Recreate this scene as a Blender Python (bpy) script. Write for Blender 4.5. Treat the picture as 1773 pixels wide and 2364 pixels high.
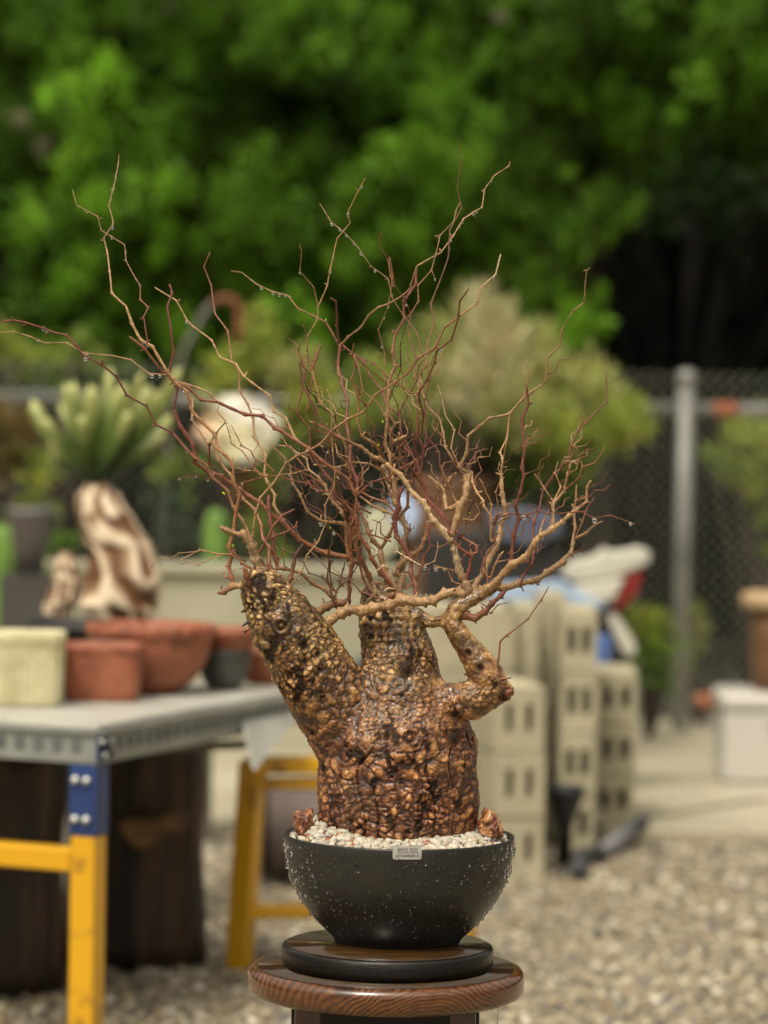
import bpy, bmesh, math, random
from mathutils import Vector, Matrix, noise
import numpy as np

# ---------------------------------------------------------------- camera, sky, sun, exposure
for o in list(bpy.data.objects): bpy.data.objects.remove(o)
S = bpy.context.scene
COL = S.collection
F_PX, CAMZ, PITCH, ROLL = 7500.0, 1.38, math.atan((1182-935)/7500.0), math.radians(1.0)
Fv = Vector((0, math.cos(PITCH), -math.sin(PITCH)))
R0 = Vector((1, 0, 0)); U0 = Vector((0, math.sin(PITCH), math.cos(PITCH)))
Rv = R0*math.cos(ROLL) + U0*math.sin(ROLL)
Uv = -R0*math.sin(ROLL) + U0*math.cos(ROLL)
CAM = Vector((0, 0, CAMZ))
cd = bpy.data.cameras.new('camera'); cam = bpy.data.objects.new('camera', cd); COL.objects.link(cam)
cam.matrix_world = Matrix(((Rv.x, Uv.x, -Fv.x, 0), (Rv.y, Uv.y, -Fv.y, 0), (Rv.z, Uv.z, -Fv.z, CAMZ), (0, 0, 0, 1)))
cd.sensor_fit = 'VERTICAL'; cd.sensor_height = 36; cd.sensor_width = 27
cd.lens = F_PX/2364*36; cd.clip_start = 0.1; cd.clip_end = 300
cd.dof.use_dof = True; cd.dof.focus_distance = 4.47; cd.dof.aperture_fstop = 3.25
S.camera = cam
def ray(px, py): return Fv + Rv*((px-886.5)/F_PX) + Uv*((1182-py)/F_PX)
def at(px, py, Y):
    d = ray(px, py); return CAM + d*(Y/d.y)
def plane(px, py, z):
    d = ray(px, py); return CAM + d*((z-CAMZ)/d.z)
W = bpy.data.worlds.new('World'); S.world = W; W.use_nodes = True
nt = W.node_tree; bg = nt.nodes['Background']
sk = nt.nodes.new('ShaderNodeTexSky'); sk.sky_type = 'NISHITA'; sk.sun_disc = False
SUN_EL, SUN_AZ = math.radians(58), math.radians(205)
sk.sun_elevation = SUN_EL; sk.sun_rotation = SUN_AZ; sk.dust_density = 4.0; sk.ozone_density = 0.6; sk.air_density = 1.0
hs = nt.nodes.new('ShaderNodeHueSaturation'); hs.inputs['Saturation'].default_value = 0.2
# overcast: grey, slightly warm, and brighter overhead than at the horizon
geo = nt.nodes.new('ShaderNodeTexCoord'); sep = nt.nodes.new('ShaderNodeSeparateXYZ'); nt.links.new(geo.outputs['Generated'], sep.inputs[0])
mr_ = nt.nodes.new('ShaderNodeMapRange'); mr_.inputs[1].default_value = 0.0; mr_.inputs[2].default_value = 0.9; mr_.inputs[3].default_value = 0.14; mr_.inputs[4].default_value = 2.1
nt.links.new(sep.outputs[2], mr_.inputs[0])
ml = nt.nodes.new('ShaderNodeMixRGB'); ml.blend_type = 'MULTIPLY'; ml.inputs[0].default_value = 1; ml.inputs[2].default_value = (1.0, .92, .77, 1)
ml2 = nt.nodes.new('ShaderNodeMixRGB'); ml2.blend_type = 'MULTIPLY'; ml2.inputs[0].default_value = 1
nt.links.new(sk.outputs[0], hs.inputs['Color']); nt.links.new(hs.outputs[0], ml.inputs[1]); nt.links.new(ml.outputs[0], ml2.inputs[1]); nt.links.new(mr_.outputs[0], ml2.inputs[2]); nt.links.new(ml2.outputs[0], bg.inputs[0])
bg.inputs[1].default_value = 0.12
sl = bpy.data.lights.new('sun', 'SUN'); so = bpy.data.objects.new('sun', sl); COL.objects.link(so)
sl.energy = 1.5; sl.angle = math.radians(10); sl.color = (1.0, 0.93, 0.80)
sd = Vector((math.sin(SUN_AZ)*math.cos(SUN_EL), math.cos(SUN_AZ)*math.cos(SUN_EL), math.sin(SUN_EL)))
so.rotation_euler = sd.to_track_quat('Z', 'Y').to_euler()
S.view_settings.view_transform = 'Standard'; S.view_settings.look = 'None'
S.view_settings.exposure = 0.38; S.view_settings.gamma = 1.0
S.render.engine = 'CYCLES'

# ---------------------------------------------------------------- helpers
def tag(o, label=None, cat=None, group=None, kind=None):
    if label: o['label'] = label
    if cat: o['category'] = cat
    if group: o['group'] = group
    if kind: o['kind'] = kind
    return o
def empty(name, loc, rz=0, **k):
    o = bpy.data.objects.new(name, None); COL.objects.link(o)
    o.location = loc; o.rotation_euler = (0, 0, rz); o.empty_display_size = .05
    bpy.context.view_layer.update()
    return tag(o, **k)
class MB:
    def __init__(s): s.v = []; s.f = []; s.c = []; s.mi = []
    def add(s, vs, fs, col=None, mi=0):
        n = len(s.v); s.v += [tuple(p) for p in vs]; s.f += [tuple(i+n for i in f) for f in fs]
        s.c += [col or (1, 1, 1)]*len(vs); s.mi += [mi]*len(fs)
    def box(s, c, d, rz=0, col=None, mi=0, M=None):
        x, y, z = d[0]/2, d[1]/2, d[2]/2
        vs = [Vector((sx*x, sy*y, sz*z)) for sz in (-1, 1) for sx, sy in ((-1, -1), (1, -1), (1, 1), (-1, 1))]
        m = (M or Matrix.Rotation(rz, 4, 'Z'))
        vs = [m @ p + Vector(c) for p in vs]
        s.add(vs, [(3, 2, 1, 0), (4, 5, 6, 7), (0, 1, 5, 4), (1, 2, 6, 5), (2, 3, 7, 6), (3, 0, 4, 7)], col, mi)
    def bar(s, a, b, w, h, up=(0, 0, 1), col=None):
        a, b = Vector(a), Vector(b); t = (b-a).normalized(); u = Vector(up)
        if abs(t.dot(u)) > .98: u = Vector((0, 1, 0))
        x = t.cross(u).normalized(); y = x.cross(t).normalized()
        m = Matrix((x, t, y)).transposed().to_4x4()
        s.box((a+b)/2, (w, (b-a).length, h), M=m, col=col)
    def tube(s, pts, rads, n=10, cols=None, cap=True, phase=0):
        pts = [Vector(p) for p in pts]; N = len(pts); vs = []; ref = None
        for i, p in enumerate(pts):
            t = (pts[min(i+1, N-1)]-pts[max(i-1, 0)])
            t = t.normalized() if t.length > 1e-9 else Vector((0, 0, 1))
            if ref is None:
                ref = Vector((0, 1, 0)) if abs(t.y) < .9 else Vector((1, 0, 0))
            x = (ref - t*ref.dot(t)); x = x.normalized() if x.length > 1e-6 else t.orthogonal().normalized(); y = t.cross(x); ref = x
            for k in range(n):
                a = 2*math.pi*k/n+phase; vs.append(p + (x*math.cos(a)+y*math.sin(a))*rads[i])
        fs = [(i*n+k, i*n+(k+1) % n, (i+1)*n+(k+1) % n, (i+1)*n+k) for i in range(N-1) for k in range(n)]
        if cap: fs += [tuple(range(n-1, -1, -1)), tuple((N-1)*n+k for k in range(n))]
        n0 = len(s.v); s.add(vs, fs)
        if cols:
            for i in range(N):
                for k in range(n): s.c[n0+i*n+k] = cols[i]
    def lathe(s, prof, c, n=64, col=None, mi=0, closed=False, fn=None):
        c = Vector(c); vs = []
        for r, z in prof:
            for k in range(n):
                a = 2*math.pi*k/n; rr = fn(a, r, z) if fn else r
                vs.append(c+Vector((rr*math.cos(a), rr*math.sin(a), z)))
        m = len(prof)
        fs = [(i*n+k, i*n+(k+1) % n, (i+1)*n+(k+1) % n, (i+1)*n+k) for i in range(m-1) for k in range(n)]
        if prof[0][0] > 1e-6: fs.append(tuple(range(n-1, -1, -1)))
        if prof[-1][0] > 1e-6 and not closed: fs.append(tuple((m-1)*n+k for k in range(n)))
        s.add(vs, fs, col, mi)
    def blob(s, c, r, sub=1, amp=.15, sq=(1, 1, 1), col=None, seed=0, M=None):
        vs, fs = ICO[sub]; c = Vector(c); out = []
        for p in vs:
            q = Vector((p[0], p[1], p[2])); k = 1+amp*noise.noise(q*1.7+Vector((seed*3.1, seed*1.7, seed)))*2
            w = Vector((q.x*sq[0], q.y*sq[1], q.z*sq[2]))*r*k
            out.append(c+((M @ w) if M else w))
        s.add(out, fs, col)
    def build(s, name, mat, parent=None, smooth=True, **k):
        me = bpy.data.meshes.new(name); me.from_pydata(s.v, [], s.f)
        mats = mat if isinstance(mat, (list, tuple)) else [mat]
        for m in mats: me.materials.append(m)
        if len(mats) > 1: me.polygons.foreach_set('material_index', s.mi)
        if any(c != (1, 1, 1) for c in s.c):
            a = me.color_attributes.new('tint', 'FLOAT_COLOR', 'POINT')
            arr = np.ones((len(s.v), 4), dtype=np.float32); arr[:, :3] = np.array(s.c, dtype=np.float32); a.data.foreach_set('color', arr.ravel())
        if smooth: me.polygons.foreach_set('use_smooth', [True]*len(me.polygons))
        me.update()
        o = bpy.data.objects.new(name, me); COL.objects.link(o)
        if parent:
            o.parent = parent; o.matrix_parent_inverse = parent.matrix_world.inverted()
        return tag(o, **k)
def mkico(sub):
    bm = bmesh.new(); bmesh.ops.create_icosphere(bm, subdivisions=sub, radius=1)
    bm.verts.ensure_lookup_table(); r = ([tuple(v.co) for v in bm.verts], [tuple(v.index for v in f.verts) for f in bm.faces]); bm.free(); return r
ICO = {1: mkico(1), 2: mkico(2), 3: mkico(3), 4: mkico(4)}
def bevel(o, w, seg=2, ang=40):
    m = o.modifiers.new('b', 'BEVEL'); m.width = w; m.segments = seg; m.limit_method = 'ANGLE'; m.angle_limit = math.radians(ang); return o

# ---------------------------------------------------------------- materials
class NT:
    def __init__(s, name):
        s.m = bpy.data.materials.new(name); s.m.use_nodes = True; s.t = s.m.node_tree; s.b = s.t.nodes['Principled BSDF']
        s.out = [n for n in s.t.nodes if n.type == 'OUTPUT_MATERIAL'][0]
    def n(s, t, **k):
        x = s.t.nodes.new('ShaderNode'+t)
        for a, b in k.items():
            if a in x.inputs: x.inputs[a].default_value = b
            else: setattr(x, a, b)
        return x
    def l(s, a, b): s.t.links.new(a, b)
    def set(s, **k):
        for a, b in k.items():
            s.b.inputs[{'rough': 'Roughness', 'metal': 'Metallic', 'color': 'Base Color', 'coat': 'Coat Weight', 'coatr': 'Coat Roughness', 'trans': 'Transmission Weight', 'ior': 'IOR', 'spec': 'Specular IOR Level'}[a]].default_value = b if not isinstance(b, tuple) else (*b, 1)
        return s
    def noise(s, scale, detail=4, co=None, rough=.55, dist=0):
        x = s.n('TexNoise', Scale=scale, Detail=detail, Roughness=rough, Distortion=dist)
        s.l(co or s.obj(), x.inputs['Vector']); return x.outputs[0]
    def obj(s):
        if not hasattr(s, '_o'): s._o = s.n('TexCoord').outputs['Object']
        return s._o
    def map(s, scale=(1, 1, 1), rot=(0, 0, 0), loc=(0, 0, 0)):
        m = s.n('Mapping'); m.inputs['Scale'].default_value = scale; m.inputs['Rotation'].default_value = rot; m.inputs['Location'].default_value = loc
        s.l(s.obj(), m.inputs[0]); return m.outputs[0]
    def ramp(s, f, *stops):
        r = s.n('ValToRGB'); e = r.color_ramp.elements
        while len(e) < len(stops): e.new(.5)
        for i, (p, c) in enumerate(stops):
            e[i].position = p; e[i].color = (*c, 1) if isinstance(c, tuple) else (c, c, c, 1)
        s.l(f, r.inputs[0]); return r.outputs[0]
    def mix(s, f, a, b, mode='MIX'):
        x = s.n('MixRGB'); x.blend_type = mode
        for v, i in ((f, 0), (a, 1), (b, 2)):
            if isinstance(v, (int, float)): x.inputs[i].default_value = v if i == 0 else (v, v, v, 1)
            elif isinstance(v, tuple): x.inputs[i].default_value = (*v, 1)
            else: s.l(v, x.inputs[i])
        return x.outputs[0]
    def math(s, op, a, b=0.0):
        x = s.n('Math'); x.operation = op
        for v, i in ((a, 0), (b, 1)):
            if isinstance(v, (int, float)): x.inputs[i].default_value = v
            else: s.l(v, x.inputs[i])
        return x.outputs[0]
    def attr(s, name, out='Fac'):
        a = s.n('Attribute'); a.attribute_name = name; return a.outputs[out]
    def color(s, c): s.l(c, s.b.inputs['Base Color']); return s
    def rough(s, c): s.l(c, s.b.inputs['Roughness']); return s
    def bump(s, h, strength=.5, dist=.01):
        b = s.n('Bump'); b.inputs['Strength'].default_value = strength; b.inputs['Distance'].default_value = dist
        s.l(h, b.inputs['Height']); s.l(b.outputs[0], s.b.inputs['Normal']); return s
def simple(name, col, rough=.6, var=.15, scale=8, metal=0, coat=0, bump=0):
    m = NT(name); m.set(rough=rough, metal=metal, coat=coat)
    f = m.noise(scale, 6)
    dk = tuple(c*(1-var*1.6) for c in col); lt = tuple(min(1, c*(1+var)) for c in col)
    m.color(m.ramp(f, (.3, dk), (.7, lt)))
    if bump: m.bump(m.noise(scale*6, 5), bump, .004)
    return m.m
def leafmat(name, dark, light, trans=.25, rough=.5, sc=5):
    m = NT(name); m.set(rough=rough, spec=.3)
    f = m.noise(sc, 3); g = m.attr('tint')
    c = m.mix(f, dark, light); c2 = m.mix(1.0, c, m.attr('tint', 'Color'), 'MULTIPLY')
    m.color(c2)
    tr = m.n('BsdfTranslucent'); m.l(c2, tr.inputs[0])
    mx = m.n('MixShader'); mx.inputs[0].default_value = trans
    m.l(m.b.outputs[0], mx.inputs[1]); m.l(tr.outputs[0], mx.inputs[2]); m.l(mx.outputs[0], m.out.inputs[0])
    return m.m
def water_mat():
    m = NT('water'); m.set(color=(1, 1, 1), rough=.0, trans=1.0, ior=1.33); return m.m
WATER = water_mat()
# ---------------------------------------------------------------- the setting
rnd = random.Random(7)
g = NT('gravel_bed'); g.set(rough=.85)
g.color(g.ramp(g.noise(26, 8, rough=.7), (.3, (.09, .07, .04)), (.5, (.24, .20, .13)), (.7, (.38, .33, .23)))).bump(g.noise(60, 6), .8, .02)
mb = MB(); mb.add([(-60, -6, 0), (60, -6, 0), (60, 150, 0), (-60, 150, 0)], [(0, 1, 2, 3)])
mb.build('ground', g.m, kind='structure')
gs = NT('gravel_stone'); gs.set(rough=.55); gs.color(gs.mix(1.0, gs.ramp(gs.noise(30, 5), (.3, .7), (.7, 1.0)), gs.attr('tint', 'Color'), 'MULTIPLY'))
mb = MB(); oc = ([(1, 0, 0), (-1, 0, 0), (0, 1, 0), (0, -1, 0), (0, 0, 1), (0, 0, -1)], [(0, 2, 4), (2, 1, 4), (1, 3, 4), (3, 0, 4), (2, 0, 5), (1, 2, 5), (3, 1, 5), (0, 3, 5)])
for i in range(19000):
    y = 6.6+3.75*rnd.random(); x = (rnd.random()*2-1)*(.13*y+.25)
    r = .006+.016*rnd.random()**2.2; a = rnd.random()*6.3
    t = rnd.random(); b = .12+.35*rnd.random()
    c = (b, b*.88, b*.62) if t < .6 else ((b*.9, b*.68, b*.42) if t < .78 else ((b*.42, b*.4, b*.36) if t < .94 else (.60, .55, .45)))
    m = Matrix.Rotation(a, 3, 'Z') @ Matrix.Rotation(rnd.random()*.8, 3, 'X'); s3 = Vector((1, .7+.3*rnd.random(), .45+.3*rnd.random()))
    mb.add([m @ Vector((p[0]*s3.x*r*rnd.uniform(.8, 1.2), p[1]*s3.y*r, p[2]*s3.z*r))+Vector((x, y, r*.25)) for p in oc[0]], oc[1], c)
mb.build('gravel', gs.m, smooth=False, label='pale wet gravel stones spread over the yard in front of the concrete', cat='gravel', kind='stuff')
cm = NT('concrete_floor'); cm.set(rough=.45); cm.color(cm.ramp(cm.noise(1.6, 8, rough=.65), (.3, (.30, .27, .19)), (.7, (.43, .395, .30)))).bump(cm.noise(40, 5), .3, .004)
mb = MB(); mb.box((0, 12.3, .0), (16, 3.72, .07)); o = mb.build('concrete_slab', cm.m, smooth=False, kind='structure'); bevel(o, .012)
mb = MB(); mb.bar(plane(1000, 1970, .037), plane(1773, 1842, .037), .03, .003)
mb.build('slab_joint', simple('joint_shade', (.10, .09, .06), .9), smooth=False, kind='structure')  # thin dark strip standing for the shadowed seam in the slab
mb = MB(); mb.add([(-30, 14.2, .02), (30, 14.2, .02), (30, 60, .02), (-30, 60, .02)], [(0, 1, 2, 3)])
mb.build('soil', simple('dark_soil', (.022, .017, .012), .95, .3, 6), kind='structure')
# low concrete wall
wallm = simple('old_concrete', (.34, .325, .235), .8, .12, 3, bump=.3)
mb = MB(); mb.box((-2.22, 12.6, .36), (5.0, .18, .72), rz=-.006); mb.box((-2.22, 12.6, .735), (5.02, .24, .035), rz=-.006)
o = mb.build('low_wall', wallm, smooth=False, label='low grey concrete wall running behind the work table at left', cat='wall'); bevel(o, .008)
# black backdrop far behind the trees, added to stand for their shade
blk = NT('shade_black'); blk.set(rough=1, color=(.004, .004, .003), spec=0.0); blk = blk.m
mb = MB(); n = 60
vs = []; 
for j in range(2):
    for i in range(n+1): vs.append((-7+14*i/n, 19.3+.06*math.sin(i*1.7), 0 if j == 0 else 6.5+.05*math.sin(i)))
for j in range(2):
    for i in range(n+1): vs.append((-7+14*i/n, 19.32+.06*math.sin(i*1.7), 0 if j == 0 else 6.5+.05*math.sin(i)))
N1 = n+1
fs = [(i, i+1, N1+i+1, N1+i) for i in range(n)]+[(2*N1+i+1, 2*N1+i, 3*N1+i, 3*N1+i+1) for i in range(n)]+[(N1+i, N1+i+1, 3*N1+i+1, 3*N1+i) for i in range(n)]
mb.add(vs, fs); mb.build('shade_backdrop', blk, smooth=False, label='tall black backdrop added to stand for the shade behind the trees', cat='shade backdrop')

# ---------------------------------------------------------------- chain link fence
FY = 13.6
galv = simple('galvanised_steel', (.25, .25, .235), .45, .2, 5, metal=.55)
wirem = simple('fence_wire', (.42, .44, .36), .5, .1, 5, metal=.3)
rust = simple('rusty_steel', (.33, .10, .04), .8, .4, 20)
fr = empty('chain_link_fence', (0, FY, 0), label='chain-link fence of galvanised pipe and wire mesh in front of the trees', cat='fence')
for x in (1.255, -1.75, 4.2):
    mb = MB(); mb.tube([(x, FY, 0), (x, FY, 1.50)], [.036, .036], 20); mb.lathe([(.0365, 1.49), (.043, 1.5), (.043, 1.52), (.03, 1.545), (.0, 1.555)], (x, FY, 0), 20)
    mb.build('post', galv, fr)
for z in (1.385, .16):
    mb = MB()
    xs = [-4.5, -1.79, -1.71, 1.21, 1.30, 4.16]
    for a, b in ((0, 1), (2, 3), (4, 5)): mb.tube([(xs[a], FY, z), (xs[b], FY, z)], [.029, .029], 14)
    r_ = mb.build('rail', galv, fr)
    for q, xx in enumerate((1.42 if z > 1 else 1.37,)):
        m2 = MB(); m2.tube([(xx-.05, FY, z), (xx+.05, FY, z)], [.033, .033], 14); s_ = m2.build('sleeve', rust, r_)
mb = MB(); pitch = .056; H = 1.50
for i in range(-60, 62):
    pts = []; x0 = i*pitch
    for j in range(int(H/(pitch*.5))+1):
        z = .05+j*pitch*.5
        pts.append((x0+(pitch*.5 if j % 2 else 0)*1.02, FY-.045+(.004 if j % 2 else -.004), z))
    mb.tube(pts, [.0026]*len(pts), 4, cap=False)
mb.build('wire_mesh', wirem, fr)
# ---------------------------------------------------------------- foliage clouds
def leaf_cloud(mb, c, r, count, size, col=(1, 1, 1), var=.25, sq=(1, 1, 1), up=.5, droop=0, narrow=.5, hollow=.5, rn=rnd):
    c = Vector(c)
    for i in range(count):
        d = Vector((rn.gauss(0, 1), rn.gauss(0, 1), rn.gauss(0, 1))).normalized()
        k = r*(hollow+(1-hollow)*rn.random()) * (1+.35*noise.noise(d*2.2+c*3))
        p = c+Vector((d.x*sq[0], d.y*sq[1], d.z*sq[2]))*k
        ax = (d+Vector((rn.uniform(-.7, .7), rn.uniform(-.7, .7), rn.uniform(-.7, .7)+up-droop))).normalized()
        sd_ = ax.cross(Vector((rn.uniform(-1, 1), rn.uniform(-1, 1), rn.uniform(-1, 1)))).normalized()
        L = size*rn.uniform(.6, 1.4); w = L*narrow
        b = 1+rn.uniform(-var, var); cc = (col[0]*b*rn.uniform(.85, 1.15), col[1]*b, col[2]*b*rn.uniform(.8, 1.2))
        mb.add([p-ax*L*.5, p+sd_*w*.5, p+ax*L*.5, p-sd_*w*.5], [(0, 1, 2, 3)], cc)
conif = leafmat('conifer_foliage', (.030, .092, .008), (.150, .285, .022), .35, .6, 1.3)
darkf = leafmat('shade_dark_foliage', (.005, .014, .003), (.014, .034, .005), .15, .6, 2)  # leaf colour near black, standing for shade deep among the trees
barkd = simple('dark_trunk_bark', (.035, .024, .016), .9, .4, 10)
palem = leafmat('pale_foliage', (.16, .16, .10), (.32, .30, .20), .3)
TUFT = [(45, 280, .045), (100, 340, .05), (255, 78, .03), (385, 18, .035), (1155, 38, .03)]; USED = set()  # small pale tufts set among the green boughs
# each conifer: base position, then crown clumps (photo px, py, depth, radius)
def conifer(x, y, h, label, clumps, mat=None, dens=1.0):
    root = empty('conifer_tree', (x, y, 0), label=label, cat='tree', group='conifers behind the fence')
    mb = MB(); pts = [(x+.06*math.sin(k*1.3), y+.04*math.cos(k*1.1), h*k/8) for k in range(9)]
    mb.tube(pts, [.11*(1-k/9.5) for k in range(9)], 10)
    mb.build('trunk', barkd, root)
    mb = MB(); cr = MB()
    for (px, py, Y, r, br) in clumps:
        p = at(px, py, Y); s = max(0, min(h*.9, p.z-.5)); k = s/h*8
        q = Vector((x, y, s)); mid = (p+q)/2+Vector((0, 0, .06))
        mb.tube([q, mid, p], [.03, .02, .008], 6)
        leaf_cloud(cr, p, r, int(330*dens*(r/.3)**2), .055, (br*.5, br*.55, br*.5), .35, (1.0, .8, .85), up=.25, narrow=.42, hollow=.35)  # inner leaves tinted darker, standing for shade within the bough
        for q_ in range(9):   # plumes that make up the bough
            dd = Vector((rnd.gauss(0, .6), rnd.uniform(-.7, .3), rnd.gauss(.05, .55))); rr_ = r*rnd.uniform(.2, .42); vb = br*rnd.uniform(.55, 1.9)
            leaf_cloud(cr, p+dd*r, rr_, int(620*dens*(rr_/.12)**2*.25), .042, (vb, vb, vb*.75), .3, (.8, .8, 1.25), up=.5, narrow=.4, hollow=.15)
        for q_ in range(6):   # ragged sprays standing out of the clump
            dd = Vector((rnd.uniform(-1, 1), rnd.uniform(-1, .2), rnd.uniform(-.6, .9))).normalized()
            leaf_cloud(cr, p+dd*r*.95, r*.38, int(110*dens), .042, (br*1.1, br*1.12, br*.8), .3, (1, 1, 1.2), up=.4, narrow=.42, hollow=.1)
    mb.build('limb', barkd, root)
    for tx, ty, tr in TUFT:
        if min(abs(tx-c_[0]) for c_ in clumps) < 40 and (tx, ty) not in USED:
            USED.add((tx, ty)); tm = MB(); leaf_cloud(tm, at(tx, ty, 15.7), tr, 90, .04, (1, 1, 1), .2, hollow=.1); tm.build('pale_tuft', palem, root, smooth=False)
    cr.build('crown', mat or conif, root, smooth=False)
def auto(n, x0, x1, y0, y1, Y, r, br, seed, holes=()):
    R_ = random.Random(seed); out = []
    k = 0
    while len(out) < n and k < 3000:
        k += 1; x, y = R_.uniform(x0, x1), R_.uniform(y0, y1)
        if any(((x-hx)/rx)**2+((y-hy)/ry)**2 < 1 for hx, hy, rx, ry in holes): continue
        if any(math.hypot(x-a, y-b) < 92 for a, b, *_ in out): continue
        out.append((x, y, Y+R_.uniform(-.5, .5), r*R_.uniform(.7, 1.25), br*R_.uniform(.5, 1.5)))
    return out
HOLES = ((60, 400, 100, 105), (20, 650, 90, 140), (310, 40, 100, 45), (1130, 275, 60, 90), (1530, 620, 270, 240), (1660, 540, 280, 170), (1190, 360, 60, 60), (960, 275, 50, 60), (1590, 215, 50, 80), (1000, 60, 40, 60), (750, 560, 60, 50), (60, 30, 60, 30))
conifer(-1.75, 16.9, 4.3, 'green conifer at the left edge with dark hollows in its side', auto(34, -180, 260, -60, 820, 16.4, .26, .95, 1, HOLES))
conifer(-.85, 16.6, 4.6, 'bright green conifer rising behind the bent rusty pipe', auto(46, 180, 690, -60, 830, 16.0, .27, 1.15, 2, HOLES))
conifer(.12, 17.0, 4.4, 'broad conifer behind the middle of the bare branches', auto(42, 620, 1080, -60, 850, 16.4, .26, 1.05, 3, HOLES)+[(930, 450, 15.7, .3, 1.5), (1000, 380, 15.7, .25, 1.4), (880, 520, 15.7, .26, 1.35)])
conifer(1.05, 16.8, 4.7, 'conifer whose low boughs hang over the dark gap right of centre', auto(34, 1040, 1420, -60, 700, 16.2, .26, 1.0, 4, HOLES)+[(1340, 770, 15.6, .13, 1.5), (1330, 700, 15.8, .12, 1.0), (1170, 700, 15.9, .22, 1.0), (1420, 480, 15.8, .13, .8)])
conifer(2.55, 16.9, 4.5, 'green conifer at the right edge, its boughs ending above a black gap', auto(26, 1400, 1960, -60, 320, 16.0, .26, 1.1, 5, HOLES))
inner = leafmat('shade_toned_foliage', (.008, .022, .004), (.022, .050, .007), .2, .7, 2)  # darker copy of the foliage colour, shade under the boughs painted in
ir = empty('shade_toned_bush', (1.55, 17.6, 0), label='dark-tinted bush standing for the shade in the gap under the right-hand conifers', cat='bush')
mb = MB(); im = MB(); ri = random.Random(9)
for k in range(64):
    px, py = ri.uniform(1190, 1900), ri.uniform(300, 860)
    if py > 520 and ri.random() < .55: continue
    p = at(px, py, 17.4+ri.uniform(-.3, .3)); b_ = 1.7 if py < 460 else (.9 if py < 560 else .45)  # leaf tint falls off lower down to paint the deepening shade
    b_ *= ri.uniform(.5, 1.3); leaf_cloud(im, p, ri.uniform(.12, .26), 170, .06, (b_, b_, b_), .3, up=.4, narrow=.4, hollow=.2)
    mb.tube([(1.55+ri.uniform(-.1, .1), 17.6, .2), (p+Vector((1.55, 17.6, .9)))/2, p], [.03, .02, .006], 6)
mb.build('stem', simple('shade_toned_stems', (.010, .008, .006), 1.0), ir); im.build('foliage', inner, ir, smooth=False)  # stems coloured black to match the painted shade of the gap
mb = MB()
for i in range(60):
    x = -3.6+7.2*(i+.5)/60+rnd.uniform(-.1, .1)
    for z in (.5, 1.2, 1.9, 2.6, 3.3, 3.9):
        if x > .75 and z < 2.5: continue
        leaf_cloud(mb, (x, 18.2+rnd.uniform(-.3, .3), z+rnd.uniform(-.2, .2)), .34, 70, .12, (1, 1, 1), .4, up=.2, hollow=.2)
mb.build('undergrowth', darkf, smooth=False, label='growth behind the conifers, tinted near-black to stand for shade in the gaps', cat='foliage', kind='stuff')
# ---------------------------------------------------------------- shrubs near the fence
def shrub(name, label, cat, base, clumps, mat, stem=.02, leaf=.05, nar=.35, dens=1.0, stemmat=None, group=None, up=.6):
    root = empty(name, base, label=label, cat=cat, group=group)
    mb = MB(); b = Vector(base)
    for (px, py, Y, r, c) in clumps:
        p = at(px, py, Y); mb.tube([b, (b*.5+p*.5)+Vector((rnd.uniform(-.03, .03), 0, .03)), p], [stem, stem*.7, stem*.3], 6)
    mb.build('stem', stemmat or barkd, root)
    mb = MB()
    for (px, py, Y, r, c) in clumps:
        leaf_cloud(mb, at(px, py, Y), r, int(520*dens*(r/.2)**2), leaf, c, .35, (1, .8, 1), up=up, narrow=nar, hollow=.1)
    mb.build('foliage', mat, root, smooth=False)
    return root
soft = leafmat('soft_foliage', (.55, .55, .55), (.9, .9, .9), .3, .6, 4)
GR, YG, BG, TN, OL = (.14, .28, .03), (.46, .54, .10), (.54, .57, .20), (.66, .62, .34), (.32, .42, .09)
pb = at(1030, 1200, 12.2)
shrub('potted_shrub', 'large wispy shrub, pinkish beige on top and green below, in a brown urn', 'shrub', pb,
      [(1450, 940, 12.3, .09, YG), (1480, 985, 12.3, .07, YG), (1370, 850, 12.4, .08, BG), (1240, 780, 12.3, .09, BG), (1080, 690, 12.3, .06, TN), (940, 880, 12.4, .12, YG), (1130, 720, 12.2, .12, TN), (1150, 790, 12.1, .15, TN), (1060, 760, 12.3, .13, BG), (1020, 850, 12.2, .17, BG), (1120, 880, 12, .17, TN), (1230, 850, 12.2, .17, BG), (1290, 900, 12.2, .15, BG), (1340, 900, 12.3, .12, YG),
       (1180, 940, 12.0, .16, BG), (1080, 960, 12.2, .15, OL), (1280, 990, 12.1, .14, YG), (1400, 960, 12.2, .10, YG), (1430, 1000, 12.2, .09, YG), (1360, 1010, 12.2, .10, YG), (1240, 1060, 12.2, .12, OL), (1340, 1075, 12.2, .09, OL), (960, 800, 12.3, .12, OL), (980, 930, 12.3, .13, YG), (1150, 1040, 12.2, .12, OL), (1400, 900, 12.3, .08, BG), (1190, 1100, 12.2, .1, GR), (1300, 1120, 12.2, .08, GR)], soft, stem=.025, leaf=.075, nar=.13, dens=1.25)
urn = simple('brown_clay', (.13, .065, .03), .7, .3, 6)
c0 = at(1045, 1205, 12.2); pxm = 12.2/7500
mb = MB(); z1 = c0.z; mb.lathe([(.10, 0), (.12, .02), (.14, .12), (.155, .30), (.14, .44), (.15, .46), (.16, z1*0+.5), (.15, .5), (.13, .45), (0, .43)], (c0.x, c0.y, z1-.33), 40)
o = mb.build('clay_urn', urn, label='tall brown clay urn holding the wispy shrub', cat='pot')
mb = MB(); mb.box((c0.x, c0.y, (z1-.33)/2), (.42, .42, z1-.33)); bevel(mb.build('plinth_block', simple('dark_plinth', (.06, .05, .04), .8), smooth=False, label='dark square plinth under the tall clay urn', cat='plinth'), .01)

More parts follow.
